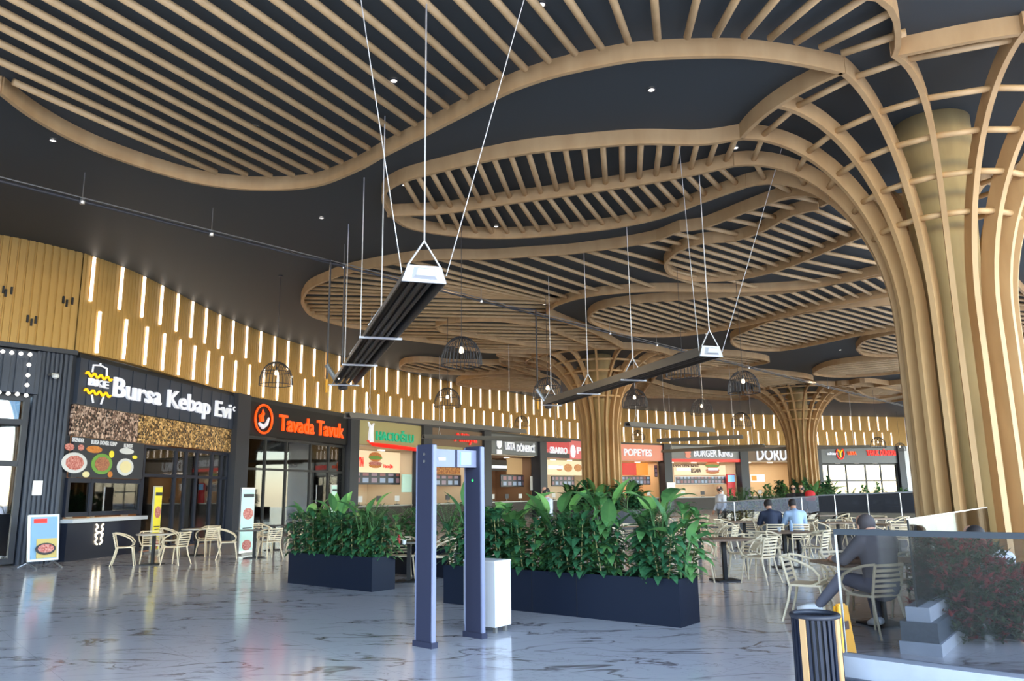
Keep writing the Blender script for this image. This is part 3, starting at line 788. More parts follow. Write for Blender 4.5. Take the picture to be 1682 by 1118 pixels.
# mosaic mirror band
xs = [113, 171, 225, 272, 318, 359, 382]
for i in range(6):
    a, b_ = f.sz(xs[i], 700)[0], f.sz(xs[i + 1], 700)[0]
    mb = MB(); f.box(mb, a + .03, b_ - .03, -.02, .06, 3.34, 4.2)
    o = mb.build('mosaic_panel', 'mosaic_plain' if i < 2 else 'mosaic_gold')
    tag(o, ['sparkling brown mosaic panel at the left end under the slate sign', 'second sparkling brown mosaic panel, beside its twin under the slate sign', 'first gold mosaic panel from the left under the slate sign', 'second gold mosaic panel from the left under the slate sign', 'third gold mosaic panel from the left under the slate sign', 'gold mosaic panel at the right end under the slate sign'][i], 'panel', 'mosaic panels under the slate sign')
mb = MB(); f.box(mb, -.5, .04, -1.2, -.03, 0, ZB - .01); struct(mb.build('trim_21', 'charcoal'))  # filler added to close the corner gap where sky light leaked in
# menu board with plates
am = f.sz(232, 750)[0]
t = thing('menu_board', 'dark menu board with three large plates of food above the service window', 'menu board', f.P(am / 2, .1, 2.3))
mb = MB(); f.box(mb, .05, am, 0, .08, 2.22, 3.32); mb.build('board', 'charcoal', t)
for (x0, x1, y, tx) in ((121, 141, 723, 'ISKENDER'), (153, 195, 728, 'BURSA DONER KEBAP'), (207, 221, 733, 'KUNEFE')):
    b0, b1, z0, z1 = f.rect(x0, y - 4, x1, y + 3, .1); f.text(tx, b0, b1, z0, z1, .085, 'paper_white', t, 'dish_name', .01)
for (x, y, rx_, ry_, pm, fm) in ((128, 760, 21, 17, 'white_plastic', 'food_red'), (173, 762, 17, 17, 'green_food', 'food_mix'), (211.5, 767, 13.5, 14, 'white_plastic', 'food_pale')):
    b0, b1, z0, z1 = f.rect(x - rx_, y - ry_, x + rx_, y + ry_, .1); a, z = (b0 + b1) / 2, (z0 + z1) / 2
    mb = MB(); f.disc(mb, a, z, (b1 - b0) / 2, (z1 - z0) / 2, .082, .012); pl_ = mb.build('plate', pm, t)
    mb = MB(); f.disc(mb, a, z, (b1 - b0) / 2 * .72, (z1 - z0) / 2 * .72, .096, .012, 9); mb.build('food', fm, pl_)
for (x, y, rx_, ry_, fm) in ((118, 734, 8, 6, 'food_red'), (137, 735, 5, 5, 'food_red'), (159, 738, 13, 6, 'bun'), (188, 746, 4, 6, 'poster_yellow'), (212, 741, 12, 5, 'white_plastic'), (226, 751, 4, 3, 'poster_yellow'), (149, 779, 6, 5, 'food_pale'), (188, 779, 4, 5, 'bun')):
    b0, b1, z0, z1 = f.rect(x - rx_, y - ry_, x + rx_, y + ry_, .1)
    mb = MB(); f.disc(mb, (b0 + b1) / 2, (z0 + z1) / 2, (b1 - b0) / 2, (z1 - z0) / 2, .082, .01, 12); mb.build('small_picture', fm, t)
glazing(f, 'dark framed service window under the menu board', (150,), .05, am + .05, 1.16, 2.2, [], 'pane_clear', 'navy_panel', 0, .12)
t = thing('service_counter', 'navy service counter with a white ledge and a small glowing emblem', 'counter', f.P(am / 2, .1, 0))
mb = MB(); f.box(mb, .0, am, -.5, .16, 0, 1.0); mb.build('base', 'navy_panel', t)
mb = MB(); f.box(mb, -.05, am + .05, -.5, .34, 1.0, 1.1); mb.build('worktop', 'white_paint', t)
mb = MB(); ae, ze = f.sz(164, 877, .2)
for sx in (-1, 1): mb.path([f.P(ae + sx * (.05 + .11 * abs(math.sin(k * .9))), .18, ze - .28 + .56 * k / 12) for k in range(13)], .022, 5)
mb.path([f.P(ae - .17, .18, ze), f.P(ae, .18, ze + .06), f.P(ae + .17, .18, ze)], .022, 5)
mb.build('glowing_emblem', 'bulb', t)
ad0, ad1 = f.sz(234, 800)[0], f.L - .05
glazing(f, 'dark framed glass entrance of the kebab shop beside the service window', (286, 303, 321, 346, 362), ad0, ad1, .02, 3.3, [2.35], 'pane_clear', 'navy_panel', -.05, .1)
for i, (x, y0, y1) in enumerate(((157, 786, 842), (238, 781, 840), (269, 781, 828), (338, 784, 842))):
    b0, b1, z0, z1 = f.rect(x - 1, y0, x + 1, y1, -2.5); mb = MB(); mb.path([f.P(b0 + (.18 if i != 3 else -.3), -2.5, z0 - .3), f.P(b0, -2.5, z0), f.P(b0, -2.5, z1)], .045, 6)
    tag(mb.build('neon_tube', 'neon_gold'), 'yellow neon tube inside the kebab shop, %s from the left' % ordn(i + 1), 'neon light', 'yellow neon tubes inside the kebab shop')
for i in range(2):
    mb = MB(); b0 = ad0 + .6 + i * 2.0
    f.box(mb, b0, b0 + 1.6, -2.1, -1.6, 0, .75); tag(mb.build('bench', 'terracotta'), 'terracotta bench inside the kebab shop, %s from the left' % ordn(i + 1), 'bench', 'terracotta benches inside the kebab shop')
# ventilation steel columns seen inside the service window
mb = MB(); b0, b1, z0, z1 = f.rect(122, 790, 133, 841, -.7); f.box(mb, b0, b1, -.9, -.7, 1.1, 2.3); tag(mb.build('steel_cabinet', 'steel'), 'upright steel cabinet seen inside the service window', 'cabinet')
for i, x in enumerate((150, 205)):
    mb = MB(); a = f.sz(x, 835, -.6)[0]; mb.lathe(f.P(a, -.6, 1.1), [(.1, 0), (.13, .1), (.09, .3), (.04, .4)], 12); tag(mb.build('steel_pot', 'steel'), ['steel pot in the left half of the service window', 'steel pot in the right half of the service window'][i], 'pot')
# floor standing yellow menu
def totem(p, rz, w_, h, m, label, name='menu_totem', cat='poster stand', frame='steel', base=.0, pic=True):
    t = thing(name, label, cat, (p[0], p[1], 0), rz)
    MB().box((0, 0, .02), (w_ + .1, .3, .04)).build('foot', 'steel_dull', t, frame=1)
    MB().box((0, 0, h / 2 + .04), (w_, .05, h)).build('frame', frame, t, frame=1)
    MB().box((0, -.03, h / 2 + .06), (w_ - .06, .02, h - .1)).build('poster', m, t, frame=1)
    if pic:
        def dd(x, z, rx, rz_, mm, nm):
            vs = []
            for yy in (-.042, -.052):
                vs += [(x + rx * math.cos(2 * PI * k / 18), yy, z + rz_ * math.sin(2 * PI * k / 18)) for k in range(18)]
            m_ = MB(); m_.add(vs, [tuple(range(18)), tuple(range(35, 17, -1))] + [(k, 18 + k, 18 + (k + 1) % 18, (k + 1) % 18) for k in range(18)]); m_.build(nm, mm, t, frame=1)
        dd(0, h * .62, w_ * .38, h * .09, 'food_red', 'food_picture'); dd(0, h * .14, w_ * .34, h * .08, 'food_red', 'food_picture')
        MB().box((0, -.044, h * .9), (w_ * .8, .01, h * .05)).build('heading', 'charcoal', t, frame=1)
        MB().box((0, -.044, h * .40), (w_ * .7, .01, h * .015)).build('text_line', 'charcoal', t, frame=1)
        MB().box((0, -.044, h * .36), (w_ * .5, .01, h * .015)).build('text_line', 'charcoal', t, frame=1)
    return t
p = at(252, 908); totem(p, f.rz, .42, 1.95, 'poster_yellow', 'tall slim yellow menu stand in front of the kebab shop entrance')

# ---- left wall portion
g = Front(-40, 124, WLEFT, .02, 3.0)
LW = MB()
def lrib(f, a0, a1, z0, z1, pitch, d=.05):
    mb = MB(); n = int((a1 - a0) / pitch)
    for i in range(n):
        a = a0 + i * (a1 - a0) / n
        mb.add([f.P(a, 0, z0), f.P(a + pitch * .55, 0, z0), f.P(a + pitch * .6, -d, z0), f.P(a + pitch, -d, z0), f.P(a, 0, z1), f.P(a + pitch * .55, 0, z1), f.P(a + pitch * .6, -d, z1), f.P(a + pitch, -d, z1)], [(0, 1, 5, 4), (1, 2, 6, 5), (2, 3, 7, 6)])
    f.box(mb, a0, a1, -.3, -d - .01, z0, z1); return mb
ga = g.sz(50, 700)[0]
struct(lrib(g, ga, g.L, 0, ZB - .12, .11).build('wall_front_left', 'slate_rib'))
mb = MB(); g.box(mb, -1, g.L + .05, -.3, .12, ZB - .12, ZB); struct(mb.build('trim_20', 'charcoal'))
t = thing('bulb_sign', 'ribbed blue-grey panel edged with round glowing bulbs, above the left window', 'sign', g.P(ga / 2, .1, 4.4))
g3 = g.rect(-30, 566, 57, 657, .1)
mb = lrib(g, g3[0], g3[1], 4.35, 5.45, .3, .04); mb.v = [tuple(Vector(v) + g.n * .14) for v in mb.v]; mb.build('panel', 'slate_rib', t)
for x, y in ((4, 577), (19, 579), (34, 580.5), (49, 582), (47, 599), (45.5, 616), (44, 632), (42.5, 649), (28, 647), (13, 646), (-2, 644)):
    a, z = g.sz(x, y, .16); mb = MB(); mb.lathe(g.P(a, .18, z - .05), [(.02, 0), (.045, .02), (.052, .045), (.04, .08), (.01, .1)], 10); mb.build('bulb', 'bulb_white', t)
glazing(g, 'tall window with sky reflections at the far left edge of the hall', (), -1.2, ga - .12, .05, 4.3, [3.62, 2.55], 'pane_sky', 'charcoal', -.1, .14)
mb = MB(); g.box(mb, -6, ga, -1.7, -1.6, 0, 4.4); g.box(mb, -6, ga, -.3, -.12, 4.32, ZB - .12); g.box(mb, -6, -1.3, -.3, -.12, 0, 4.32); struct(mb.build('wall_shop_0', 'charcoal'))
r_ = g.rect(-20, 808, 8, 915, -.3); mb = MB(); g.box(mb, r_[0], r_[1], -.4, -.35, .3, 2.2)
tag(mb.build('poster', 'poster_blue'), 'blue and teal advertising poster behind the window at the left edge', 'poster')
mb = MB(); a0, a1, z0, z1 = g.rect(64, 789, 80, 813, .03); g.box(mb, a0, a1, 0, .02, z0, z1); tn = tag(mb.build('notice', 'paper_white'), 'white paper notice fixed to the ribbed slate wall above the poster board', 'notice')
a, z = g.sz(86, 618, .1); t = thing('security_camera', 'small pale dome camera on the ribbed slate wall beside the slate sign', 'camera', g.P(a, .1, z))
mb = MB(); mb.box(g.P(a, .16, z + .04), (.18, .24, .05), g.rz); mb.build('bracket', 'steel_dull', t)
mb = MB(); mb.lathe(g.P(a + .03, .22, z - .07), [(.03, 0), (.08, .03), (.09, .08), (.07, .12)], 12); mb.build('dome', 'white_plastic', t)
# poster A-board
p = at(66, 933); t = thing('poster_board', 'framed poster board on silver splayed feet by the ribbed slate wall', 'poster board', (p.x, p.y, 0), g.rz + R(6))
q = R(-8)
MB().box((0, 0, .72), (.72, .06, 1.1), 0, q).build('frame', 'steel', t, frame=1)
MB().box((0, -.035, .72), (.62, .02, 1.0), 0, q).build('poster', 'poster_sky', t, frame=1)
MB().box((.06, -.085, .47), (.48, .02, .46), 0, q).build('poster_lower', 'poster_sand', t, frame=1)
def ldisc(t, x, y, z, rx, rz_, m, nm, tilt=0):
    vs = []
    for yy in (0, -.012): vs += [(x + rx * math.cos(2 * PI * k / 18), y + yy + tilt * (rz_ * math.sin(2 * PI * k / 18)), z + rz_ * math.sin(2 * PI * k / 18)) for k in range(18)]
    MB().add(vs, [tuple(range(18)), tuple(range(35, 17, -1))] + [(k, 18 + k, 18 + (k + 1) % 18, (k + 1) % 18) for k in range(18)]).build(nm, m, t, frame=1)
ldisc(t, .02, -.115, .46, .24, .14, 'cage_black', 'plate_picture', .13); ldisc(t, .02, -.13, .47, .19, .10, 'food_red', 'food_picture', .13)
MB().box((-.1, -.0, 1.12), (.3, .02, .1), 0, q).build('heading', 'letter_red', t, frame=1)
for sx in (-.3, .3):
    mb = MB(); mb.path([(sx, -.42, .015), (sx, -.2, .08), (sx, 0, .14), (sx, .2, .08), (sx, .42, .015)], .022, 6); mb.build('foot', 'steel', t, frame=1)

# ---- fried chicken shop (second)
f = Front(404, 571); room(f, 'shop_dark', 5, 4.1, 45, (1, .75, .5))
t = sign(f, 'black shop sign with orange lettering Tavada Tavuk and a round flame logo', 'black_matte', 4.1, 5.45)
b = f.rect(458, 687, 564, 714, .15); f.text('Tavada Tavuk', b[0], b[1], f.sz(458, 707, .15)[1], f.sz(458, 680, .15)[1], .13, 'letter_orange', t, offset=.016)
ac, zc = f.sz(432.5, 688, .15); mb = MB(); f.ring(mb, ac, zc, .58, .58, .18, .05); mb.build('logo_ring', 'letter_orange', t)
mb = MB(); mb.path([f.P(ac - .3 + .0, .18, zc - .2), f.P(ac - .05, .18, zc - .33), f.P(ac + .2, .18, zc - .2), f.P(ac + .34, .18, zc + .08)], [.06, .1, .08, .04], 8); mb.build('logo_bowl', 'letter_white', t)
mb = MB(); mb.path([f.P(ac - .12, .18, zc - .1), f.P(ac - .2, .18, zc + .1), f.P(ac - .06, .18, zc + .22), f.P(ac - .1, .18, zc + .4)], [.1, .12, .08, .02], 8); mb.build('logo_flame', 'letter_orange', t)
glazing(f, 'black framed glass front under the orange lettered sign', (433, 468, 508, 538), .05, f.L - .05, .05, 4.05, [2.75], 'pane_clear', 'black_frame')
for i, (x, y) in enumerate(((438, 797), (455, 787), (475, 787), (446, 760), (540, 790), (556, 788))):
    a, z = f.sz(x, y, -2); t = thing('pendant_lamp', 'small warm pendant lamp inside the second shop, %s from the left' % ordn(i + 1), 'lamp', f.P(a, -2, z), group='pendant lamps inside the second shop')
    mb = MB(); mb.lathe(f.P(a, -2, z - .1), [(.03, 0), (.1, .06), (.06, .14), (.02, .2)], 10); mb.build('bulb', 'bulb', t)
    mb = MB(); mb.tube(f.P(a, -2, z + .1), f.P(a, -2, 4.1), .01, 5); mb.build('cord', 'cage_black', t)
for i, (x0, y0, x1, y1) in enumerate(((405, 751, 455, 757), (494, 750, 520, 757), (405, 758, 455, 762), (494, 760, 520, 763))):
    a0, a1, z0, z1 = f.rect(x0, y0, x1, y1, -1.5); mb = MB(); f.box(mb, a0, a1, -1.6, -1.5, z0, z1)
    tag(mb.build('linear_light', 'bulb_white'), ['upper left', 'upper right', 'lower left', 'lower right'][i] + ' white linear light inside the second shop', 'lamp', 'white linear lights inside the second shop')
p = at(402, 910); t2 = totem(p, f.rz, .62, 1.85, 'poster_mint', 'wide pale mint poster stand between the first and second shops')
a0, a1, z0, z1 = f.rect(539, 785, 549, 822, .1); p = f.P((a0 + a1) / 2, .35, 0); totem(p, f.rz, .5, 2.1, 'poster_mint', 'slim mint poster stand before the second shop, half hidden by plants')

# ---- generic counters along the wall
def food_shop(x0, x1, label, m_sign, wall_m, texts, z0=4.2, z1=5.5, light=60, col=(1, .9, .78), extra=None, header=None, cm='shop_dark'):
    f = Front(x0, x1); room(f, wall_m, 3.6, 4.15, light * .75, col); t = sign(f, label, m_sign, z0, z1)
    for (body, xa, ya, xb, yb, mm) in texts:
        a0, a1, za, zb = f.rect(xa, ya, xb, yb, .15); f.text(body, a0, a1, za, zb, .13, mm, t, offset=.02)
    return f, t
def cnt(f, i, m='shop_dark'):
    for k, u in enumerate((.22, .5, .78)):
        p = f.P(f.L * u, -.6, 1.1); t = thing('till_screen', '%s till screen from the left on the counter of the %s shop' % (ordn(k + 1), ordn(i)), 'till', p, group='till screens on the shop counters')
        mb = MB(); mb.box(p + Vector((0, 0, .02)), (.24, .2, .04), f.rz); mb.build('base', 'cage_black', t)
        mb = MB(); mb.tube(p + Vector((0, 0, .03)), p + Vector((0, 0, .2)), .02, 8); mb.build('stand', 'steel_dull', t)
        mb = MB(); mb.box(p + Vector((0, 0, .34)), (.42, .04, .3), f.rz); mb.build('screen', 'white_plastic' if k % 2 == 0 else 'cage_black', t)
    counter(f, .3, f.L - .3, -.3, m, 'steel_dull', 'long service counter of the %s shop along the wall' % ordn(i), 1.1)
def burger(t, f, a, z, w_, d=0):
    h = w_ * .7
    for (zz, rr, hh, mm, nm) in ((.0, 1, .32, 'bun', 'bun'), (.22, 1.06, .12, 'green_food', 'lettuce'), (-.16, 1.02, .14, 'food_red', 'patty'), (-.3, .95, .16, 'bun', 'bun')):
        mb = MB(); f.disc(mb, a, z + (zz if nm != 'bun' or zz else .28) * h, w_ / 2 * rr, hh * h, d + .01 + .01 * (nm != 'bun'), .02, 20); mb.build(nm, mm, t)
f, t = food_shop(586, 692, 'sage green shop sign reading HACIOGLU in green over a red stripe', 'sign_sage', 'shop_beige', [('HACIO\u011eLU', 618, 706, 679, 725, 'letter_green')])
mb = MB(); b = f.rect(600, 0, 685, 0); za = f.sz(640, 733, .15)[1]; mb.path([f.P(b[0], .15, za + .22), f.P(b[0] + .5, .15, za + .04), f.P((b[0] + b[1]) / 2, .15, za), f.P(b[1] - .3, .15, za - .05), f.P(b[1], .15, za + .1)], [.03, .1, .12, .1, .03], 8); mb.build('red_stripe', 'letter_red', t)
mb = MB(); al, zl = f.sz(609, 712, .15); mb.path([f.P(al, .16, zl - .45), f.P(al - .02, .16, zl), f.P(al + .02, .16, zl + .4)], [.16, .15, .13], 10); mb.path([f.P(al - .1, .16, zl + .4), f.P(al - .25, .16, zl + .6)], [.08, .04], 6); mb.path([f.P(al + .1, .16, zl + .4), f.P(al + .25, .16, zl + .55)], [.08, .04], 6); mb.build('white_emblem', 'letter_white', t)
cnt(f, 3)
t = panel(f, 586, 741, 658, 776, -.8, 'poster_cream', 'food_poster', 'cream poster with a sandwich above the counter under the green lettered sign', 'poster')
q = RECT[t.name]; burger(t, f, *f.sz(616, 757, -.8), .95 * (q[1] - q[0]) * .3, -.8)
f.text('KIYMA', *f.rect(588, 750, 599, 766, -.8), -.8, 'letter_red', t, 'lettering', .02); f.text('Hac\u0131o\u011flu', *f.rect(631, 762, 646, 770, -.8), -.8, 'letter_red', t, 'lettering', .02)
t = panel(f, 587, 777, 657, 794, -.9, 'screen_menu', 'menu_screen', 'row of dark menu screens under the cream sandwich poster', 'screen', frame='black_frame')
panel(f, 662, 779, 678, 808, -.5, 'poster_mint', 'food_poster', 'pale poster with burgers at the right of the green lettered shop', 'poster')
f, t = food_shop(706, 792, 'brown shop sign with red lettering behind the security gate', 'sign_taupe', 'shop_beige', [('Aliliya', 746, 712, 783, 730, 'letter_red')])
cnt(f, 4)
panel(f, 706, 733, 760, 739, .22, 'sign_sage', 'fascia_board', 'pale lettered board under the red lettered sign', 'board', .04)
panel(f, 712, 758, 756, 779, -.8, 'pizza_wall', 'food_poster', 'large orange food picture seen through the security gate', 'poster')
panel(f, 712, 781, 756, 797, -.9, 'screen_menu', 'menu_screen', 'dark red framed menu screens seen through the security gate', 'screen', frame='letter_brown')
f, t = food_shop(804, 884, 'steel grey shop sign with white lettering USTA DONERCI', 'sign_steel', 'shop_brown', [('USTA', 829, 726, 845, 739, 'letter_white'), ('D\u00d6NERC\u0130', 848, 727, 877, 742, 'letter_white')])
mb = MB(); al, zl = f.sz(820, 733, .15); f.box(mb, al - .3, al + .3, .13, .17, zl - .5, zl - .2); f.disc(mb, al, zl + .2, .3, .35, .13, .04, 12); mb.build('chef_emblem', 'letter_white', t)
cnt(f, 5)
panel(f, 804, 755, 832, 773, -.8, 'shop_dark', 'food_poster', 'dark panel with glowing white script left of the orange doner picture', 'poster')
t = panel(f, 806, 764, 832, 769, -.74, 'letter_white', 'glowing_lettering', 'glowing white script on the dark panel of the steel grey signed shop', 'sign')
panel(f, 832, 752, 857, 779, -.8, 'shop_orange', 'food_poster', 'orange poster with a skewer under the steel grey sign', 'poster')
panel(f, 822, 781, 858, 798, -.9, 'screen_menu', 'menu_screen', 'menu screens under the orange skewer poster', 'screen', frame='black_frame')
panel(f, 870, 782, 883, 805, -.4, 'white_plastic', 'drinks_cabinet', 'pale upright cabinet at the right of the steel grey signed shop', 'cabinet')
f, t = food_shop(895, 1003, 'red and pink shop sign with white lettering SBARRO left of the middle column', 'sign_pink', 'shop_beige', [('SBARRO', 902, 734, 930, 745, 'letter_white'), ('PIZZA', 946, 735, 985, 746, 'letter_white')], z0=4.15)
mb = MB(); q = f.rect(895, 0, 932, 0); f.box(mb, .02, q[1], .12, .14, 4.75, 5.5); mb.build('red_field', 'sign_red', t)
mb = MB(); f.box(mb, .02, q[1], .12, .14, 4.15, 4.5); mb.build('grey_field', 'charcoal', t)
mb = MB(); al, zl = f.sz(941, 741, .15); f.disc(mb, al, zl, .35, .5, .13, .05, 10); mb.build('round_emblem', 'letter_white', t)
cnt(f, 6)
t = panel(f, 895, 756, 955, 780, -.8, 'poster_cream', 'food_poster', 'cream poster with pizzas under the red and pink sign', 'poster')
for i, (x, r_) in enumerate(((917, 5), (931, 6.5), (947, 6))):
    a0, a1, z0, z1 = f.rect(x - r_, 768 - r_, x + r_, 768 + r_, -.8); mb = MB(); f.disc(mb, (a0 + a1) / 2, (z0 + z1) / 2, (a1 - a0) / 2, (z1 - z0) / 2, -.8, .03, 18); mb.build('pizza_picture', 'food', t)
mb = MB(); q = f.rect(898, 764, 922, 770, -.8); f.box(mb, q[0], q[1], -.79, -.74, q[2], q[3]); mb.build('glowing_script', 'letter_white', t)
panel(f, 905, 783, 940, 797, -.9, 'screen_menu', 'menu_screen', 'dark menu screens under the pizza poster', 'screen', frame='black_frame')
f, t = food_shop(1012, 1089, 'salmon shop sign with white lettering Popeyes right of the middle column', 'sign_salmon', 'shop_orange', [('POPEYES', 1023, 737, 1068, 749, 'letter_white')], light=110)
cnt(f, 7)
panel(f, 1020, 760, 1042, 780, -.8, 'poster_red', 'food_poster', 'red food poster under the salmon sign', 'poster')
panel(f, 1043, 760, 1061, 780, -.8, 'poster_orange', 'food_poster', 'orange food poster beside the red one under the salmon sign', 'poster')
panel(f, 1018, 783, 1063, 795, -.9, 'screen_menu', 'menu_screen', 'grey menu screens under the red and orange posters', 'screen', frame='black_frame')
panel(f, 1072, 764, 1082, 783, -.6, 'screen_menu', 'wall_screen', 'tall tilted blue grey screen at the right of the salmon signed shop', 'screen')
f, t = food_shop(1101, 1214, 'long grey shop sign with white lettering BURGER KING above a red stripe', 'sign_grey', 'shop_beige', [('BURGER KING', 1137, 738, 1200, 750, 'letter_white')], z0=4.35, light=130)
mb = MB(); f.box(mb, 0, f.L, -.1, .2, 4.12, 4.38); mb.build('red_stripe', 'letter_red', t)
mb = MB(); al, zl = f.sz(1130, 745, .15); f.disc(mb, al, zl + .14, .32, .22, .13, .05, 16); f.disc(mb, al, zl - .18, .3, .2, .13, .05, 16); mb.build('bun_emblem', 'sign_salmon', t)
cnt(f, 8)
t = panel(f, 1103, 764, 1187, 780, -.5, 'poster_cream', 'food_poster', 'long cream poster with a burger and brown lettering 1954 TEN BERI', 'poster')
f.text("1954'TEN BER\u0130", *f.rect(1103, 761, 1144, 767, -.48), -.49, 'letter_brown', t, 'lettering', .03); f.text('IZGARA', *f.rect(1131, 769, 1147, 776, -.48), -.49, 'letter_brown', t, 'lettering', .03)
mb = MB(); q = f.rect(1107, 768, 1130, 773, -.48); f.box(mb, q[0], q[1], -.48, -.42, q[2], q[3]); mb.build('glowing_script', 'letter_white', t)
a, z = f.sz(1170, 769, -.48); burger(t, f, a, z, 1.5, -.48)
mb = MB(); q = f.rect(1159, 768, 1175, 772, -.4); f.box(mb, q[0], q[1], -.42, -.4, q[2], q[3]); mb.build('glowing_script', 'letter_white', t)
panel(f, 1105, 783, 1186, 794, -.7, 'screen_menu', 'menu_screen', 'long row of menu screens under the burger poster', 'screen', frame='white_plastic', fr_w=.06)
t = panel(f, 1190, 780, 1201, 791, -.4, 'screen_blue', 'order_kiosk', 'self-service kiosk with a blue screen at the right of the burger shop', 'kiosk'); q = RECT[t.name]
mb = MB(); f.box(mb, q[0] - .05, q[1] + .05, -.6, -.42, 0, q[3] + .1); mb.build('housing', 'sign_red', t)
panel(f, 1091, 792, 1104, 815, .5, 'poster_white', 'poster_stand', 'white and red poster stand in front of the dark pillar by the burger shop', 'poster stand')
f, t = food_shop(1227, 1337, 'brown shop sign with large white lettering DORU left of the far column', 'sign_taupe', 'shop_orange', [('DORU', 1239, 736, 1288, 756, 'letter_white')], light=110)
cnt(f, 9)
t = panel(f, 1227, 779, 1250, 791, -.6, 'poster_white', 'menu_screen', 'bright white and yellow menu screen under the white lettering DORU', 'screen')
q = RECT[t.name]; mb = MB(); f.box(mb, q[0] + .1, q[0] + .6, -.6, -.57, q[2] + .1, q[3] - .1); mb.build('yellow_field', 'poster_orange', t)
# last shop
f = Front(1348, 1474); room(f, 'shop_dark', 3.5, 4.1, 30, (1, .9, .8))
t = sign(f, 'grey shop sign with a round orange logo and red lettering at the right end', 'curb_dark', 4.0, 5.6)
f.text('alt\u0131n', *f.rect(1354, 742, 1371, 747, .15), .13, 'letter_white', t); f.text('USTA', *f.rect(1388, 741, 1402, 747, .15), .13, 'letter_orange', t, offset=.016)
f.text('TAVUK D\u00dcNYASI', *f.rect(1419, 737, 1466, 748, .15), .13, 'letter_red', t, offset=.016)
al, zl = f.sz(1380, 744, .15); mb = MB(); f.ring(mb, al, zl, .42, .55, .18, .06); mb.build('logo_ring', 'letter_red', t)
mb = MB(); mb.path([f.P(al - .25, .18, zl + .3), f.P(al, .18, zl), f.P(al + .25, .18, zl + .3)], .07, 6); mb.path([f.P(al, .18, zl), f.P(al, .18, zl - .4)], .07, 6); mb.build('logo_letter', 'letter_yellow', t)
glazing(f, 'broad glass front under the grey sign at the right end of the wall', (1361, 1390, 1422, 1447), .1, f.L - .1, .05, 3.95, [2.35], 'pane_sky', 'black_frame', -.05, .12)
# posters at the end of the wall
gz = Front(1484, 1512)
mb = MB(); gz.box(mb, 0, gz.L + 8, -.5, -.1, 0, ZC); struct(mb.build('wall_right', 'white_paint'))

# ------------------------------------------------------------------ planters and plants
def leaf(mb, base, d, L, W, droop=.4, fold=.25, n=5, twist=0):
    """a pointed leaf: base point, direction, length, width; droops along its length"""
    d = d.normalized(); side = d.cross(Vector((0, 0, 1)))
    if side.length < .1: side = Vector((math.cos(twist), math.sin(twist), 0))
    side.normalize(); up = side.cross(d).normalized()
    ct, st = math.cos(twist), math.sin(twist); side, up = side * ct + up * st, up * ct - side * st
    o = len(mb.v); p = base.copy(); dd = d.copy(); vs = []
    for i in range(n + 1):
        t = i / n; w_ = W * math.sin(PI * min(1, (t * .92 + .06)) ** .8) * .5
        if i == n: w_ = .002
        vs += [p - side * w_ + up * (w_ * fold), p.copy(), p + side * w_ + up * (w_ * fold)]
        dd = (dd + Vector((0, 0, -droop / n * (1 + t)))).normalized(); p = p + dd * (L / n)
    fs = []
    for i in range(n):
        a = i * 3; fs += [(a, a + 1, a + 4, a + 3), (a + 1, a + 2, a + 5, a + 4)]
    mb.add(vs, fs)
def rdir(az, el): return Vector((math.cos(az) * math.cos(el), math.sin(az) * math.cos(el), math.sin(el)))
rnd = random.Random(11)
def plant_bushy(p, h, label, group, spread=.24, m='leaf_dark', lean=(0, 0), big=1.0):
    t = thing('potted_shrub', label, 'plant', p, group=group); f_ = MB(); st = MB(); ns = rnd.choice((2, 3, 3))
    for k in range(ns):
        az = rnd.uniform(0, 6.28); r_ = rnd.uniform(.03, .12); b = p + Vector((math.cos(az) * r_, math.sin(az) * r_, 0)); hh = h * rnd.uniform(.72, 1.0)
        top = b + Vector((math.cos(az) * .1 + lean[0], math.sin(az) * .1 + lean[1], hh)); st.tube(b, top, .012, 5, .006)
        nl = int(34 * h / .9)
        for i in range(nl):
            u = .04 + .96 * (i + rnd.random() * .6) / nl; q = b.lerp(top, min(1, u)); a2 = i * 2.4 + rnd.uniform(-.4, .4)
            L = (.27 if u < .8 else .21) * rnd.uniform(.8, 1.25) * big
            leaf(f_, q, rdir(a2, .5 if u < .85 else 1.0), L, L * .42, rnd.uniform(.7, 1.3), .2, 4)
    st.build('stem', 'stem', t); f_.build('foliage', m, t); return t
def plant_paddle(p, h, label, group, n=7, m='leaf_mid', big=1.0):
    t = thing('paddle_leaf_plant', label, 'plant', p, group=group); f_ = MB(); l_ = MB(); st = MB()
    for k in range(n):
        az = k * 2.4 + rnd.uniform(-.4, .4); hh = h * rnd.uniform(.42, .72) * (1 if k else 1.05)
        out = rnd.uniform(.1, .26); q0 = p + Vector((math.cos(az) * .03, math.sin(az) * .03, 0)); q1 = p + Vector((math.cos(az) * out * .4, math.sin(az) * out * .4, hh * .6)); q2 = p + Vector((math.cos(az) * out, math.sin(az) * out, hh))
        st.path([q0, q1, q2], [.014, .012, .008], 6)
        L = rnd.uniform(.38, .54) * big
        leaf(l_ if k % 3 == 0 else f_, q2, rdir(az, rnd.uniform(.55, 1.25)), L, L * .40, rnd.uniform(.4, .9), .3, 6, rnd.uniform(-.5, .5))
    st.build('stem', 'leaf_palm', t); f_.build('leaves', m, t); l_.build('pale_leaves', 'leaf_light', t); return t
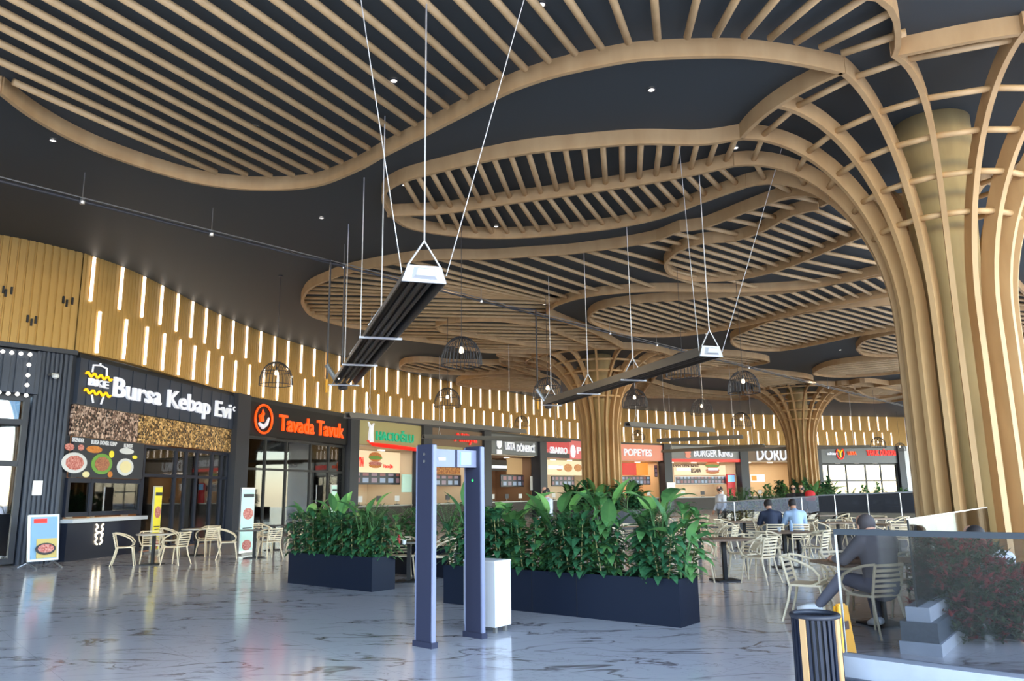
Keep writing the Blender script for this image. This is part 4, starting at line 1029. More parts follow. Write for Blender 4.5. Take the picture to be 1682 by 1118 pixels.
def plant_palm(p, h, label, group, n=9, m='leaf_palm'):
    t = thing('slender_palm', label, 'plant', p, group=group); f_ = MB(); st = MB()
    for k in range(n):
        az = k * 2.4 + rnd.uniform(-.3, .3); r_ = rnd.uniform(.16, .4); pts = []
        for i in range(7):
            u = i / 6; pts.append(p + Vector((math.cos(az) * r_ * u ** 1.8, math.sin(az) * r_ * u ** 1.8, h * rnd.uniform(.97, 1.0) * (u - .18 * u ** 4))))
        st.path(pts, [.010, .009, .008, .007, .005, .004, .003], 5)
        for i in range(16):
            u = .42 + .57 * i / 15; q = sample(pts, u); tan = (sample(pts, min(1, u + .03)) - q)
            if tan.length < 1e-5: tan = Vector((math.cos(az), math.sin(az), 0))
            tan.normalize(); sd = tan.cross(Vector((0, 0, 1)))
            if sd.length < .05: sd = Vector((-math.sin(az), math.cos(az), 0))
            sd.normalize()
            for sgn in (-1, 1): leaf(f_, q, tan * .7 + sd * sgn * .8, .24 * (1 - .5 * abs(u - .7)), .022, .5, .1, 2)
    st.build('cane', 'leaf_palm', t); f_.build('fronds', m, t); return t
def planter(A, Bp, dep, h, label, m='planter_blue', seams=()):
    A = Vector((A[0], A[1], 0)); Bp = Vector((Bp[0], Bp[1], 0)); u = (Bp - A).normalized(); n = Vector((-u.y, u.x, 0)); L = (Bp - A).length; rz = math.atan2(u.y, u.x)
    t = thing('planter_box', label, 'planter', A + u * L / 2 + n * dep / 2, group=None)
    mb = MB(); w_ = .03
    mb.box(A + u * L / 2 + n * (w_ / 2) + Vector((0, 0, h / 2)), (L, w_, h), rz); mb.box(A + u * L / 2 + n * (dep - w_ / 2) + Vector((0, 0, h / 2)), (L, w_, h), rz)
    for a in (w_ / 2, L - w_ / 2): mb.box(A + u * a + n * dep / 2 + Vector((0, 0, h / 2)), (w_, dep - 2 * w_, h), rz)
    mb.build('box', m, t)
    mb = MB(); mb.box(A + u * L / 2 + n * dep / 2 + Vector((0, 0, h - .09)), (L - .06, dep - .06, .06), rz); mb.build('soil', 'soil', t)
    for s_ in seams:
        mb = MB(); mb.box(A + u * (L * s_) - n * .002 + Vector((0, 0, h / 2)), (.006, .006, h - .02), rz); mb.build('seam', 'black_matte', t)
    return lambda a, b_: A + u * a * L + n * b_ * dep + Vector((0, 0, h - .06))
PB = planter((-1.10, 12.40), (1.99, 9.90), .52, .56, 'long dark blue planter box in the centre foreground', seams=(.43, .62))
PS = planter((-4.36, 15.52), (-2.46, 13.89), .52, .57, 'short dark blue planter box left of the security gate')
p3a = at(575, 935); p3b = at(742, 950)
PT = planter(p3a, p3b, .5, .56, 'dark blue planter box behind the small black table')
pos = ['at the left end of', 'second from the left in', 'third from the left in', 'fourth from the left in', 'fifth from the left in', 'sixth from the left in', 'seventh from the left in', 'eighth from the left in', 'at the right end of']
def fillrow(P, n, what, pname, h, fn, off=0, row=.5, **k):
    for i in range(n):
        a = (i + .5) / n + off
        w_ = 'at the right end of' if i == n - 1 else pos[i]
        fn(P(max(.02, min(.98, a)), row + rnd.uniform(-.12, .12)), h * rnd.uniform(.9, 1.12), '%s, %s %s' % (what, w_, pname), what + 's ' + 'of ' + pname, **k)
fillrow(PB, 9, 'dark leafy shrub', 'the front row of the long planter', .82, plant_bushy, row=.25)
fillrow(PB, 8, 'dark green shrub', 'the back row of the long planter', 1.0, plant_bushy, off=.03, row=.75, m='leaf_mid', big=1.15)
fillrow(PB, 5, 'tall paddle leaf plant', 'the long planter', 1.22, plant_paddle, off=.0, row=.5, big=1.15)
fillrow(PB, 3, 'slender palm', 'the long planter', 1.05, plant_palm, off=.06, row=.55)
plant_paddle(PB(.985, .5), 1.0, 'leaning paddle leaf plant hanging over the right end of the long planter', None, n=6, big=.9)
fillrow(PS, 6, 'dark leafy shrub', 'the front row of the short planter', .75, plant_bushy, row=.25)
fillrow(PS, 5, 'dark green shrub', 'the back row of the short planter', .88, plant_bushy, off=.04, row=.75, m='leaf_mid', big=1.1)
fillrow(PS, 3, 'paddle leaf plant', 'the short planter', 1.15, plant_paddle, off=-.08, row=.5, big=1.0)
fillrow(PS, 3, 'slender palm', 'the short planter', .98, plant_palm, off=.06, row=.5)
fillrow(PT, 5, 'green shrub', 'the planter behind the small black table', .75, plant_bushy, m='leaf_mid')
fillrow(PT, 4, 'pale slender palm', 'the planter behind the small black table', 1.1, plant_palm, off=.04, row=.4)
# greenery at the foot of the middle and far columns, in low round planters
for C, nm, n, hh in ((C2, 'middle', 11, 1.5), (C3, 'far', 9, 1.7)):
    t = thing('round_planter', 'low dark round planter wall around the foot of the %s tree column' % nm, 'planter', (C.x, C.y, 0))
    mb = MB(); mb.lathe((C.x, C.y, 0), [(2.3, 0), (2.3, .8), (2.2, .8), (2.2, .6), (1.05, .6)], 40, cap=False); mb.build('wall', 'charcoal', t)
    for i in range(n):
        az = R(-175 + 170 * i / (n - 1)); p = C + Vector((math.cos(az) * 1.7, math.sin(az) * 1.7, .6))
        (plant_paddle if i % 3 == 1 else plant_bushy)(p, hh * rnd.uniform(.8, 1.15), 'dark plant at the foot of the %s tree column, %s from the left' % (nm, ordn(i + 1)), 'plants at the foot of the %s tree column' % nm, big=1.7)
# row of planters behind the black barrier
for k, (xa, xb, D, nm) in enumerate(((1200, 1345, 30.5, 'left'), (1345, 1500, 33, 'right'))):
    a = atY(xa, 840, D); b_ = atY(xb, 840, D); a.z = b_.z = 0
    Pq = planter(a, b_, .6, .85, 'black planter box behind the %s half of the glass barrier' % nm, 'black_matte')
    for i in range(9):
        (plant_palm if i % 2 else plant_bushy)(Pq((i + .5) / 9, .5), rnd.uniform(.8, 1.25), 'bright green plant behind the %s half of the barrier, %s from the left' % (nm, ordn(i + 1)), 'plants behind the %s half of the glass barrier' % nm, m='leaf_mid' if i % 2 == 0 else 'leaf_palm')

# ------------------------------------------------------------------ walk-through security gate and white cabinet
gA = at(698, 1062); gB = at(780, 1046); gA.z = gB.z = 0
gu = (gB - gA).normalized(); gn = Vector((-gu.y, gu.x, 0)); grz = math.atan2(gu.y, gu.x)
t = thing('security_gate', 'blue walk-through security gate with two tall posts and a display crossbar', 'security gate', (gA + gB) / 2)
for i, c_ in enumerate((gA, gB)):
    mb = MB(); mb.box(c_ + Vector((0, 0, 1.09)), (.052, .25, 2.18), grz); 
    po = mb.build('post', 'post_blue', t)
    mb = MB(); mb.box(c_ - gn * .137 + Vector((0, 0, 1.09)), (.05, .022, 2.16), grz); mb.box(c_ + gn * .137 + Vector((0, 0, 1.09)), (.05, .022, 2.16), grz); mb.build('lit_edge', 'post_light', po)  # lit narrow ends of the post, put in as a paler colour
    mb = MB(); mb.box(c_ + Vector((0, 0, .03)), (.09, .32, .06), grz); mb.build('foot', 'post_blue', po)
    if i == 0:
        for z in (2.07, 1.99): mb = MB(); mb.path([c_ - gu * .03 - gn * .0 + Vector((0, 0, z)), c_ - gu * .04 + Vector((0, 0, z))], [.016, .016], 12); mb.build('bolt', 'steel_dull', po)
    else:
        mb = MB(); mb.path([c_ - gu * .027 - gn * .0 + Vector((0, 0, 1.78)), c_ - gu * .03 + Vector((0, 0, 1.78))], [.014, .014], 10); mb.build('green_light', mat('green_led', rgb(40, 200, 90), .4, emit=rgb(40, 210, 90), es=1.5), po)
m_ = (gA + gB) / 2; L = (gB - gA).length - .05
mb = MB(); mb.box(m_ + Vector((0, 0, 2.03)), (L, .13, .20), grz); cbm = mb.build('crossbar', 'post_light', t)
mb = MB(); mb.box(m_ + gu * .02 - gn * .068 + Vector((0, 0, 2.03)), (.03, .01, .2), grz); mb.build('divider', 'post_blue', cbm)
mb = MB(); mb.box(m_ + gu * .17 - gn * .07 + Vector((0, 0, 2.03)), (.16, .012, .15), grz); mb.build('screen', 'screen_blue', cbm)
mb = MB(); mb.box(m_ - gu * .20 - gn * .07 + Vector((0, 0, 2.02)), (.10, .012, .035), grz); mb.build('screen_text', 'letter_white', cbm)
cA = at(813.5, 1041); cA.z = 0; cu = Vector((.63, .78, 0)).normalized(); cn = Vector((-cu.y, cu.x, 0)); crz = math.atan2(cu.y, cu.x)
cc = cA + cu * .15 + cn * .25
t = thing('white_cabinet', 'white box cabinet on small feet beside the right post of the security gate', 'cabinet', cc)
mb = MB(); mb.box(cc + Vector((0, 0, .44)), (.30, .5, .74), crz); mb.build('body', 'white_paint', t)
mb = MB(); mb.box(cc + Vector((0, 0, .82)), (.31, .51, .02), crz); mb.build('top', 'white_plastic', t)
for sx in (-1, 1):
    for sy in (-1, 1): mb = MB(); mb.box(cc + cu * sx * .09 + cn * sy * .2 + Vector((0, 0, .035)), (.04, .04, .07), crz); mb.build('foot', 'steel_dull', t)

# ------------------------------------------------------------------ chairs and tables
def make_chair():
    t = thing('armchair', 'x', 'chair')
    mb = MB(); n = 6; pts = []
    for sx, sy in ((-1, -1), (1, -1), (1, 1), (-1, 1)):
        for k in range(4):
            a = math.atan2(sy, sx) - PI / 4 + PI / 2 * k / 3; pts.append((sx * .18 + .05 * math.cos(a), sy * .16 + .05 * math.sin(a)))
    mb.prism(pts, .43, .455); mb.build('seat', 'cream_chair', t, frame=1)
    bk = MB()
    for s in (-1, 1): bk.path([(s * .20, -.19, .43), (s * .205, -.235, .62), (s * .20, -.27, .79)], .017, 6)
    for k in range(6):
        z = .50 + k * .056; y = -.205 - .075 * k / 5
        bk.box((-.1, y - .018, z), (.21, .014, .03), R(-7)); bk.box((.1, y - .018, z), (.21, .014, .03), R(7))
    bk.build('backrest', 'cream_chair', t, frame=1)
    for s in (-1, 1):
        mb = MB(); mb.path([(s * .195, -.27, .79), (s * .25, -.17, .775), (s * .285, -.02, .73), (s * .29, .12, .66), (s * .27, .19, .57), (s * .235, .18, .49), (s * .21, .08, .445), (s * .2, -.1, .44)], [.015, .017, .018, .018, .017, .015, .013, .012], 6)
        mb.build('armrest', 'cream_chair', t, frame=1)
        mb = MB(); mb.path([(s * .19, .17, .44), (s * .205, .2, .25), (s * .23, .235, 0)], [.02, .017, .013], 6); mb.build('leg', 'cream_chair', t, frame=1)
        mb = MB(); mb.path([(s * .19, -.18, .44), (s * .205, -.22, .25), (s * .24, -.3, 0)], [.02, .017, .013], 6); mb.build('leg', 'cream_chair', t, frame=1)
    return t
CH = [None]
def chair(p, az, label, group='cream slatted armchairs'):
    if CH[0] is None: CH[0] = make_chair(); o = CH[0]
    else: o = dup(CH[0])
    o.location = (p[0], p[1], 0); o.rotation_euler = (0, 0, R(az) - PI / 2); o['label'] = label; o['group'] = group; return o
def table(p, m, label, w_=.75, d_=.75, rz=0, round_=False, group='cafe tables'):
    t = thing('cafe_table', label, 'table', (p[0], p[1], 0), rz, group)
    if round_: MB().lathe((0, 0, .72), [(w_ / 2 - .01, 0), (w_ / 2, .01), (w_ / 2, .03), (w_ / 2 - .01, .035)], 28).build('tabletop', m, t, frame=1)
    else: MB().box((0, 0, .735), (w_, d_, .035)).build('tabletop', m, t, frame=1)
    MB().box((0, 0, .37), (.07, .07, .70)).build('pedestal', 'black_matte', t, frame=1)
    MB().box((0, 0, .012), (.45, .45, .022)).build('base', 'black_matte', t, frame=1)
    return t
SIDE = {0: 'right', 45: 'far right', 90: 'far', 135: 'far left', 180: 'left', 225: 'near left', 270: 'near', 315: 'near right'}
def tset(px_, py_, m, phrase, azs, rz=0, rd=False, w_=.75, d_=.75, r_=.62, short=None, jit=8):
    p = at(px_, py_); table(p, m, phrase, w_, d_, R(rz), rd)
    for a in azs:
        q = p + Vector((math.cos(R(a)), math.sin(R(a)), 0)) * (r_ + rnd.uniform(0, .06))
        sd = SIDE[int(round((a % 360) / 45.0) * 45) % 360]
        chair(q, a + 180 + rnd.uniform(-jit, jit), 'cream armchair, %s of the %s' % (sd, short or phrase))
    return p
tset(250, 927, 'table_stone', 'round stone topped table in front of the navy service counter', (195, 345, 120), rd=True, w_=.85, short='round table before the navy counter')
tset(321, 912, 'table_stone', 'round stone topped table in front of the kebab shop doors', (200, 320, 80), rd=True, w_=.85, short='round table before the kebab shop doors')
tset(417, 916, 'table_dark', 'dark topped table beside the wide mint poster stand', (205, 325), w_=.8, d_=.8, short='dark table beside the wide mint poster stand')
tset(449, 903, 'table_dark', 'dark topped table just left of the short planter', (250, 10, 150), w_=.8, d_=.8, short='dark table just left of the short planter')
tset(671, 955, 'table_dark', 'small black table between the short planter and the security gate', (170, 20, 110), w_=.8, d_=.8, short='small black table behind the security gate')
tset(1192, 953, 'table_wood', 'brown table nearest the right end of the long planter', (205, 318, 40, 130), w_=.9, d_=.8, rz=10, short='brown table nearest the long planter')
tset(1292, 932, 'table_wood', 'brown table standing between the long planter and the tiled plinth', (215, 320), w_=.95, d_=.8, rz=10, short='brown table in the middle of the aisle')
tset(1300, 903, 'table_wood', 'brown table at which the two men sit', (30, 150), w_=1.2, d_=.8, rz=5, short='table of the two men')
tset(1225, 900, 'table_wood', 'brown table behind the leaning paddle leaf plant', (200, 340, 60, 130), w_=.9, d_=.8, short='brown table behind the leaning plant')
tset(1380, 905, 'table_wood', 'brown table behind the seated man in grey', (200, 340, 70), w_=.9, d_=.8, short='brown table behind the man in grey')
tset(1150, 915, 'table_dark', 'dark table behind the right end of the long planter', (200, 330, 40), w_=.8, d_=.8, short='dark table behind the planter end')
tset(1440, 893, 'table_wood', 'brown table in front of the right end of the glass barrier', (190, 350, 60), w_=.9, d_=.8, short='table before the barrier right end')
tset(1350, 882, 'table_wood', 'brown table close to the middle of the glass barrier', (200, 350, 130), w_=.9, d_=.8, short='table close to the barrier middle')
tset(1478, 912, 'table_wood', 'brown table left of the foreground column foot', (180, 250, 60), w_=.9, d_=.8, short='table left of the column foot')
tset(1045, 915, 'table_dark', 'dark table seen through the leaves of the long planter', (200, 340, 90), w_=.8, d_=.8, short='dark table seen through the planter leaves')
tset(930, 905, 'table_dark', 'dark table behind the middle of the long planter', (200, 340, 90), w_=.8, d_=.8, short='dark table behind the planter middle')
tset(1120, 885, 'table_wood', 'brown table in front of the left end of the barrier', (200, 340), w_=.8, d_=.8, short='table before the barrier left end')
def small(name, lb, cat, px_, py_, m, prof, z=.753):
    p = at(px_, py_, z); o = MB().lathe(p, prof, 12).build(name, m, smooth=True); tag(o, lb, cat); return o
small('sauce_bottle', 'small red bottle on the small black table behind the security gate', 'bottle', 655, 893, 'red_plastic', [(.025, 0), (.028, .02), (.028, .12), (.012, .15), (.012, .18)])
small('paper_cup', 'small white cup on the small black table behind the security gate', 'cup', 664, 894, 'white_plastic', [(.03, 0), (.038, .08)])
small('water_bottle', 'clear pale bottle on the brown table in the middle of the aisle', 'bottle', 1300, 872, 'cloth_blue', [(.035, 0), (.035, .16), (.015, .2), (.015, .23)])
small('paper_cup', 'small white cup on the brown table in the middle of the aisle', 'cup', 1280, 872, 'white_plastic', [(.03, 0), (.038, .08)])
# wide table of the man in grey
tset(1452, 1026, 'table_wood', 'wide brown table at which the man in grey sits', (35, 95, 150), w_=1.35, d_=.8, rz=8, r_=.78, short='wide table of the man in grey', jit=3)

# ------------------------------------------------------------------ tiled plinths, glass guards, bush
def plinth(A, Bp, dep, label, h=.45):
    A = Vector((A[0], A[1], 0)); Bp = Vector((Bp[0], Bp[1], 0)); u = (Bp - A).normalized(); n = Vector((-u.y, u.x, 0)); L = (Bp - A).length; rz = math.atan2(u.y, u.x)
    t = thing('tiled_plinth', label, 'plinth', A + u * L / 2 + n * dep / 2)
    c = A + u * L / 2 + n * dep / 2
    mb = MB(); mb.box(c + Vector((0, 0, .06)), (L + .08, dep + .08, .12), rz); mb.build('base_course', 'curb_white', t)
    mb = MB(); mb.box(c + Vector((0, 0, .215)), (L + .04, dep + .04, .19), rz); mb.build('dark_course', 'curb_dark', t)
    mb = MB(); mb.box(c + Vector((0, 0, (.31 + h) / 2)), (L, dep - .08, h - .31), rz); mb.build('cap_course', 'curb_white', t)
    return t, u, n, c, L, rz
cA_ = at(1390, 1070, .45); cB_ = at(1682, 1106, .45); uu = (cB_ - cA_); uu.z = 0; uu.normalize(); nn_ = Vector((-uu.y, uu.x, 0))
cB2 = cA_ + uu * 3.6
pA = cA_ - nn_ * .20; pB = cB2 - nn_ * .20
t, u, n, c, L, rz = plinth(pA, pB, .24, 'tiled marble plinth under the near glass guard in the right foreground corner')
g1 = thing('glass_guard', 'near tinted glass guard with a flat grey handrail in the right foreground', 'railing', c + Vector((0, 0, .45)))
mb = MB(); mb.box(c + n * .06 + Vector((0, 0, .875)), (L, .014, .85), rz); mb.build('glass_pane', 'rail_glass', g1)
mb = MB(); mb.box(c + n * .06 + Vector((0, 0, 1.305)), (L, .045, .04), rz); mb.build('handrail', 'rail_grey', g1)
mb = MB(); mb.box(c + n * .06 - u * (L / 2 - .006) + Vector((0, 0, .87)), (.012, .016, .84), rz); mb.build('glass_edge', 'steel', g1)
q0 = at(1508, 997, .45); q1 = at(1682, 823, 1.31); u2 = (Vector((q1.x, q1.y, 0)) - Vector((q0.x, q0.y, 0))).normalized(); n2 = Vector((-u2.y, u2.x, 0))
q0.z = 0; e0 = q0 - n2 * .14
t, u, n, c, L, rz = plinth(e0, e0 + u2 * 5.6, .30, 'tiled marble plinth with a stepped end beside the red bush')
g2 = thing('glass_guard', 'far glass guard running away from the stepped plinth end behind the red bush', 'railing', c + Vector((0, 0, .45)))
mb = MB(); mb.box(c + Vector((0, 0, .875)), (L, .014, .85), rz); mb.build('glass_pane', 'rail_glass_bright', g2)
mb = MB(); mb.box(c - u * (L / 2 - .006) + Vector((0, 0, .875)), (.014, .018, .85), rz); mb.build('glass_edge', 'black_matte', g2)
mb = MB(); mb.box(c + Vector((0, 0, 1.305)), (L, .02, .015), rz); mb.build('top_edge', 'steel', g2)
# red-tipped bush
def bush(p, rx, h, label, n=900):
    t = thing('red_leaved_bush', label, 'bush', p); g_ = MB(); r_ = MB(); st = MB()
    for k in range(26):
        az = rnd.uniform(0, 6.28); rr = rnd.uniform(.2, 1); st.path([p + Vector((0, 0, 0)), p + Vector((math.cos(az) * rx * rr * .5, math.sin(az) * rx * rr * .5, h * .4)), p + Vector((math.cos(az) * rx * rr * .9, math.sin(az) * rx * rr * .9, h * rnd.uniform(.6, .95)))], [.014, .01, .004], 5)
    for i in range(n):
        az = rnd.uniform(0, 6.28); v = rnd.random() ** .7; w_ = rnd.uniform(.0, 1) ** .6; zz = h * v; rr = rx * math.sqrt(max(.05, 1 - (v * 1.0 - .45) ** 2 / .42)) * w_
        q = p + Vector((math.cos(az) * rr, math.sin(az) * rr, zz)); mb = r_ if (rnd.random() < (.42 if w_ > .6 or v > .6 else .15)) else g_
        for k in range(5): leaf(mb, q, rdir(az + k * 1.3 + rnd.uniform(-.3, .3), rnd.uniform(.1, 1.1)), rnd.uniform(.07, .13), .036, .4, .2, 2)
    st.build('branches', 'twig', t); g_.build('green_leaves', 'leaf_olive', t); r_.build('red_leaves', 'leaf_red', t)
b = at(1595, 1052); bush(Vector((b.x, b.y, 0)), .56, 1.05, 'bush with dark green and red leaf tips behind the near glass guard', 1100)
b2 = at(1668, 1050); bush(Vector((b2.x + .02, b2.y, 0)), .42, .75, 'lower red leaved bush at the right edge behind the near glass guard', 700)
b3 = at(1552, 1020); bush(Vector((b3.x + .1, b3.y + .15, 0)), .33, .95, 'darker bush right beside the stepped plinth end', 380)

# waste bin
p = at(1338, 1006, .77); p = Vector((p.x, p.y, 0)); t = thing('waste_bin', 'round dark slatted waste bin with wooden strips at the near plinth end', 'bin', p)
RB = .155
mb = MB(); mb.lathe(p, [(RB - .02, 0.02), (RB - .02, .74)], 28); mb.build('liner', 'black_matte', t)
mb = MB(); mb.path([p + Vector((math.cos(2 * PI * k / 32) * RB, math.sin(2 * PI * k / 32) * RB, .755)) for k in range(32)], .018, 8, closed=True); mb.build('rim', 'charcoal', t, smooth=True)
mb = MB(); mb.lathe(p, [(RB + .005, 0), (RB + .005, .05)], 28); mb.build('base_ring', 'charcoal', t)
for k in range(28):
    a = 2 * PI * k / 28; c_ = p + Vector((math.cos(a) * RB, math.sin(a) * RB, .385)); mb = MB(); wd = k % 7 == 3
    mb.box(c_ + Vector((math.cos(a), math.sin(a), 0)) * (.008 if wd else 0), (.014, .042 if wd else .02, .72), a); mb.build('wooden_strip' if wd else 'slat', 'oak' if wd else 'navy_panel', t)
# wet floor sign
p = at(1391, 1112); t = thing('wet_floor_sign', 'folded yellow wet floor sign standing behind the near plinth', 'sign', (p.x, p.y, 0), R(35))
for s in (-1, 1):
    MB().add([(-.14, s * .05, 0), (.14, s * .05, 0), (.07, s * .025, .6), (-.07, s * .025, .6), (-.14, s * .03, 0), (.14, s * .03, 0), (.07, s * .005, .6), (-.07, s * .005, .6)], [(0, 1, 2, 3), (7, 6, 5, 4), (0, 4, 5, 1), (1, 5, 6, 2), (2, 6, 7, 3), (3, 7, 4, 0)]).build('leaf', 'yellow_plastic', t, frame=1)
MB().tube((-.05, 0, .6), (.05, 0, .6), .02, 8).build('hinge', 'yellow_plastic', t, frame=1)
MB().box((0, -.046, .44), (.06, .006, .07), 0, R(-2)).build('symbol', 'letter_brown', t, frame=1)

# glass barrier in the background
def barrier(x0, x1, D, zt0, zt1, nm, pm, posts):
    a = atY(x0, 830, D); b_ = atY(x1, 830, D); a.z = b_.z = 0; u = (b_ - a).normalized(); L = (b_ - a).length; rz = math.atan2(u.y, u.x)
    t = thing('glass_barrier', nm, 'barrier', (a + b_) / 2)
    mb = MB(); mb.box((a + b_) / 2 + Vector((0, 0, .3)), (L, .12, .6), rz); mb.build('plinth', 'black_matte', t)
    lo = [a + Vector((0, 0, .6)), b_ + Vector((0, 0, .6))]; hi = [a + Vector((0, 0, zt0)), b_ + Vector((0, 0, zt1))]; n = Vector((-u.y, u.x, 0))
    mb = MB(); mb.sweep(lo, hi, [n, n], .012); mb.build('glass_pane', pm, t)
    mb = MB(); mb.path(hi, .025, 6); mb.build('handrail', 'steel', t)
    for i in range(posts): k = (i + .5) / posts; q = a.lerp(b_, k); mb = MB(); mb.tube(q + Vector((0, 0, .6)), q + Vector((0, 0, zt0 + (zt1 - zt0) * k)), .016, 6); mb.build('post', 'steel', t)
barrier(1178, 1345, 27, 1.22, 1.39, 'left half of the glass barrier, clearer, yellow flowers showing through', 'pane', 3)
barrier(1345, 1507, 27.4, 1.41, 1.49, 'right half of the glass barrier, with dark glass', 'pane_dark', 3)
a = atY(1203, 840, 28.2); b_ = atY(1262, 840, 28.2); a.z = b_.z = 0
Pq = planter(a, b_, .5, .5, 'low black planter box of yellow flowering plants behind the barrier', 'black_matte')
for i in range(6): plant_bushy(Pq((i + .5) / 6, .5), rnd.uniform(.55, .75), 'yellow leaved plant behind the clear barrier glass, %s from the left' % ordn(i + 1), 'yellow leaved plants behind the clear barrier glass', m='leaf_yellow', big=.9)

# ------------------------------------------------------------------ hanging radiant heaters
ZH = 4.3
def heater(A, Bp, label, wd=.5, white=True, near=True, nh=4):
    A = Vector((A[0], A[1], 0)); Bp = Vector((Bp[0], Bp[1], 0)); u = (Bp - A).normalized(); n = Vector((-u.y, u.x, 0)); L = (Bp - A).length; rz = math.atan2(u.y, u.x)
    t = thing('radiant_heater', label, 'heater', ((A + Bp) / 2).to_tuple()[:2] + (ZH,), group='radiant heaters hanging from the ceiling')
    def S(a, prof):
        return [A + u * a + n * x + Vector((0, 0, ZH + z)) for x, z in prof]
    outer = [(-wd / 2, 0), (-wd / 2 + .08, .2), (wd / 2 - .08, .2), (wd / 2, 0), (wd / 2 - .02, 0), (wd / 2 - .1, .17), (-wd / 2 + .1, .17), (-wd / 2 + .02, 0)]
    mb = MB(); k = len(outer); mb.add(S(0, outer) + S(L, outer), [(i, (i + 1) % k, k + (i + 1) % k, k + i) for i in range(k)] + [tuple(range(k)), tuple(range(2 * k - 1, k - 1, -1))]); mb.build('reflector', 'heater_black' if near else 'steel_dull', t)
    if near:
        for sg in (-1, 1):
            pr_ = [(sg * (wd / 2 + .004), .0), (sg * (wd / 2 - .076), .204), (sg * (wd / 2 - .080), .204), (sg * (wd / 2 - .001), .0)]
            mb = MB(); mb.add(S(0, pr_) + S(L, pr_), [(i, (i + 1) % 4, 4 + (i + 1) % 4, 4 + i) for i in range(4)] + [(0, 1, 2, 3), (7, 6, 5, 4)]); mb.build('side_panel', 'steel_dull', t)
    for x in (-.12, 0, .12) if near else (-.08, .08):
        mb = MB(); mb.tube(A + u * .05 + n * x + Vector((0, 0, ZH + .07)), Bp - u * .05 + n * x + Vector((0, 0, ZH + .07)), .038, 8); mb.build('tube', 'heater_black', t)
    if near:
        cap = [(-wd / 2, -.01), (-wd / 2 + .07, .21), (wd / 2 - .07, .21), (wd / 2, -.01)]
        mb = MB(); mb.add(S(-.03, cap) + S(.0, cap), [(0, 1, 2, 3), (7, 6, 5, 4), (0, 4, 5, 1), (1, 5, 6, 2), (2, 6, 7, 3), (3, 7, 4, 0)]); ec_ = mb.build('end_cap', 'heater_white', t)
        mb = MB(); c1 = [(-.17, .03), (-.14, .18), (.14, .18), (.17, .03)]; c2 = [(-.12, .06), (-.10, .15), (.10, .15), (.12, .06)]
        mb.add(S(-.03, c1) + S(-.10, c2), [(0, 1, 2, 3), (7, 6, 5, 4), (0, 4, 5, 1), (1, 5, 6, 2), (2, 6, 7, 3), (3, 7, 4, 0)]); mb.build('end_box', 'heater_white', ec_)
        for a in (L * .38, L * .68, L - .05):
            mb = MB(); mb.box(A + u * a + Vector((0, 0, ZH - .01)), (.05, wd + .16, .035), rz); mb.build('bracket', 'heater_white', t)
        e = Bp + Vector((0, 0, ZH)); mb = MB(); mb.lathe(e + u * .2 + Vector((0, 0, -.1)), [(.05, 0), (.12, .03), (.12, .15), (.06, .2)], 12); mb.build('burner', 'cage_black', t)
        mb = MB(); mb.tube(e - n * -(.15) + Vector((0, 0, .05)), e + n * .42 + u * .1 + Vector((0, 0, .5)), .06, 10); mb.build('exhaust_pipe', 'steel', t)
    for a in ([.0] + [L * .38, L * .68, L - .05] if near else [L * .1, L * .9]):
        for s in (-1, 1):
            mb = MB(); q = A + u * a; mb.tube(q + n * s * (wd / 2 - .07) + Vector((0, 0, ZH + .2)), q + Vector((0, 0, ZH + .55)), .012 if near else .01, 5); mb.build('hanger', 'chain', t)
        mb = MB(); mb.tube(q + Vector((0, 0, ZH + .55)), q + Vector((0, 0, ZC)), .011 if near else .008, 5); mb.build('chain', 'chain', t)
    if near:
        for s in (-1, 1):
            mb = MB(); mb.tube(A + n * s * wd / 2 + Vector((0, 0, ZH + .1)), A - u * 1.2 + n * s * 1.2 + Vector((0, 0, ZC)), .006, 4); mb.build('stay_wire', 'chain', t)
heater((-1.12, 9.68), (-4.16, 19.05), 'nearest black radiant heater with a white end cap, left of centre', .58)
heater((4.04, 15.63), (1.18, 24.17), 'second black radiant heater crossing in front of the middle column', .54)
heater((-5.82, 27.32), (.47, 35.87), 'long grey heater in front of the green lettered shop sign', .4, near=False)
heater((4.75, 32.61), (9.34, 36.76), 'grey heater just right of the middle column', .4, near=False)
heater((-4.39, 38.12), (3.02, 42.48), 'grey heater above the security gate, in front of the steel grey sign', .4, near=False)
heater((12.13, 41.46), (8.0, 43.56), 'thin brown heater above the grey burger sign', .4, near=False)
heater((16.0, 50.2), (10.5, 55.5), 'thin heater crossing the grey burger sign', .4, near=False)
heater((24.0, 53.0), (14.6, 55.5), 'thin heater crossing the large white lettering DORU', .4, near=False)
heater((25.5, 48), (34, 52), 'thin heater crossing the round orange logo sign', .4, near=False)

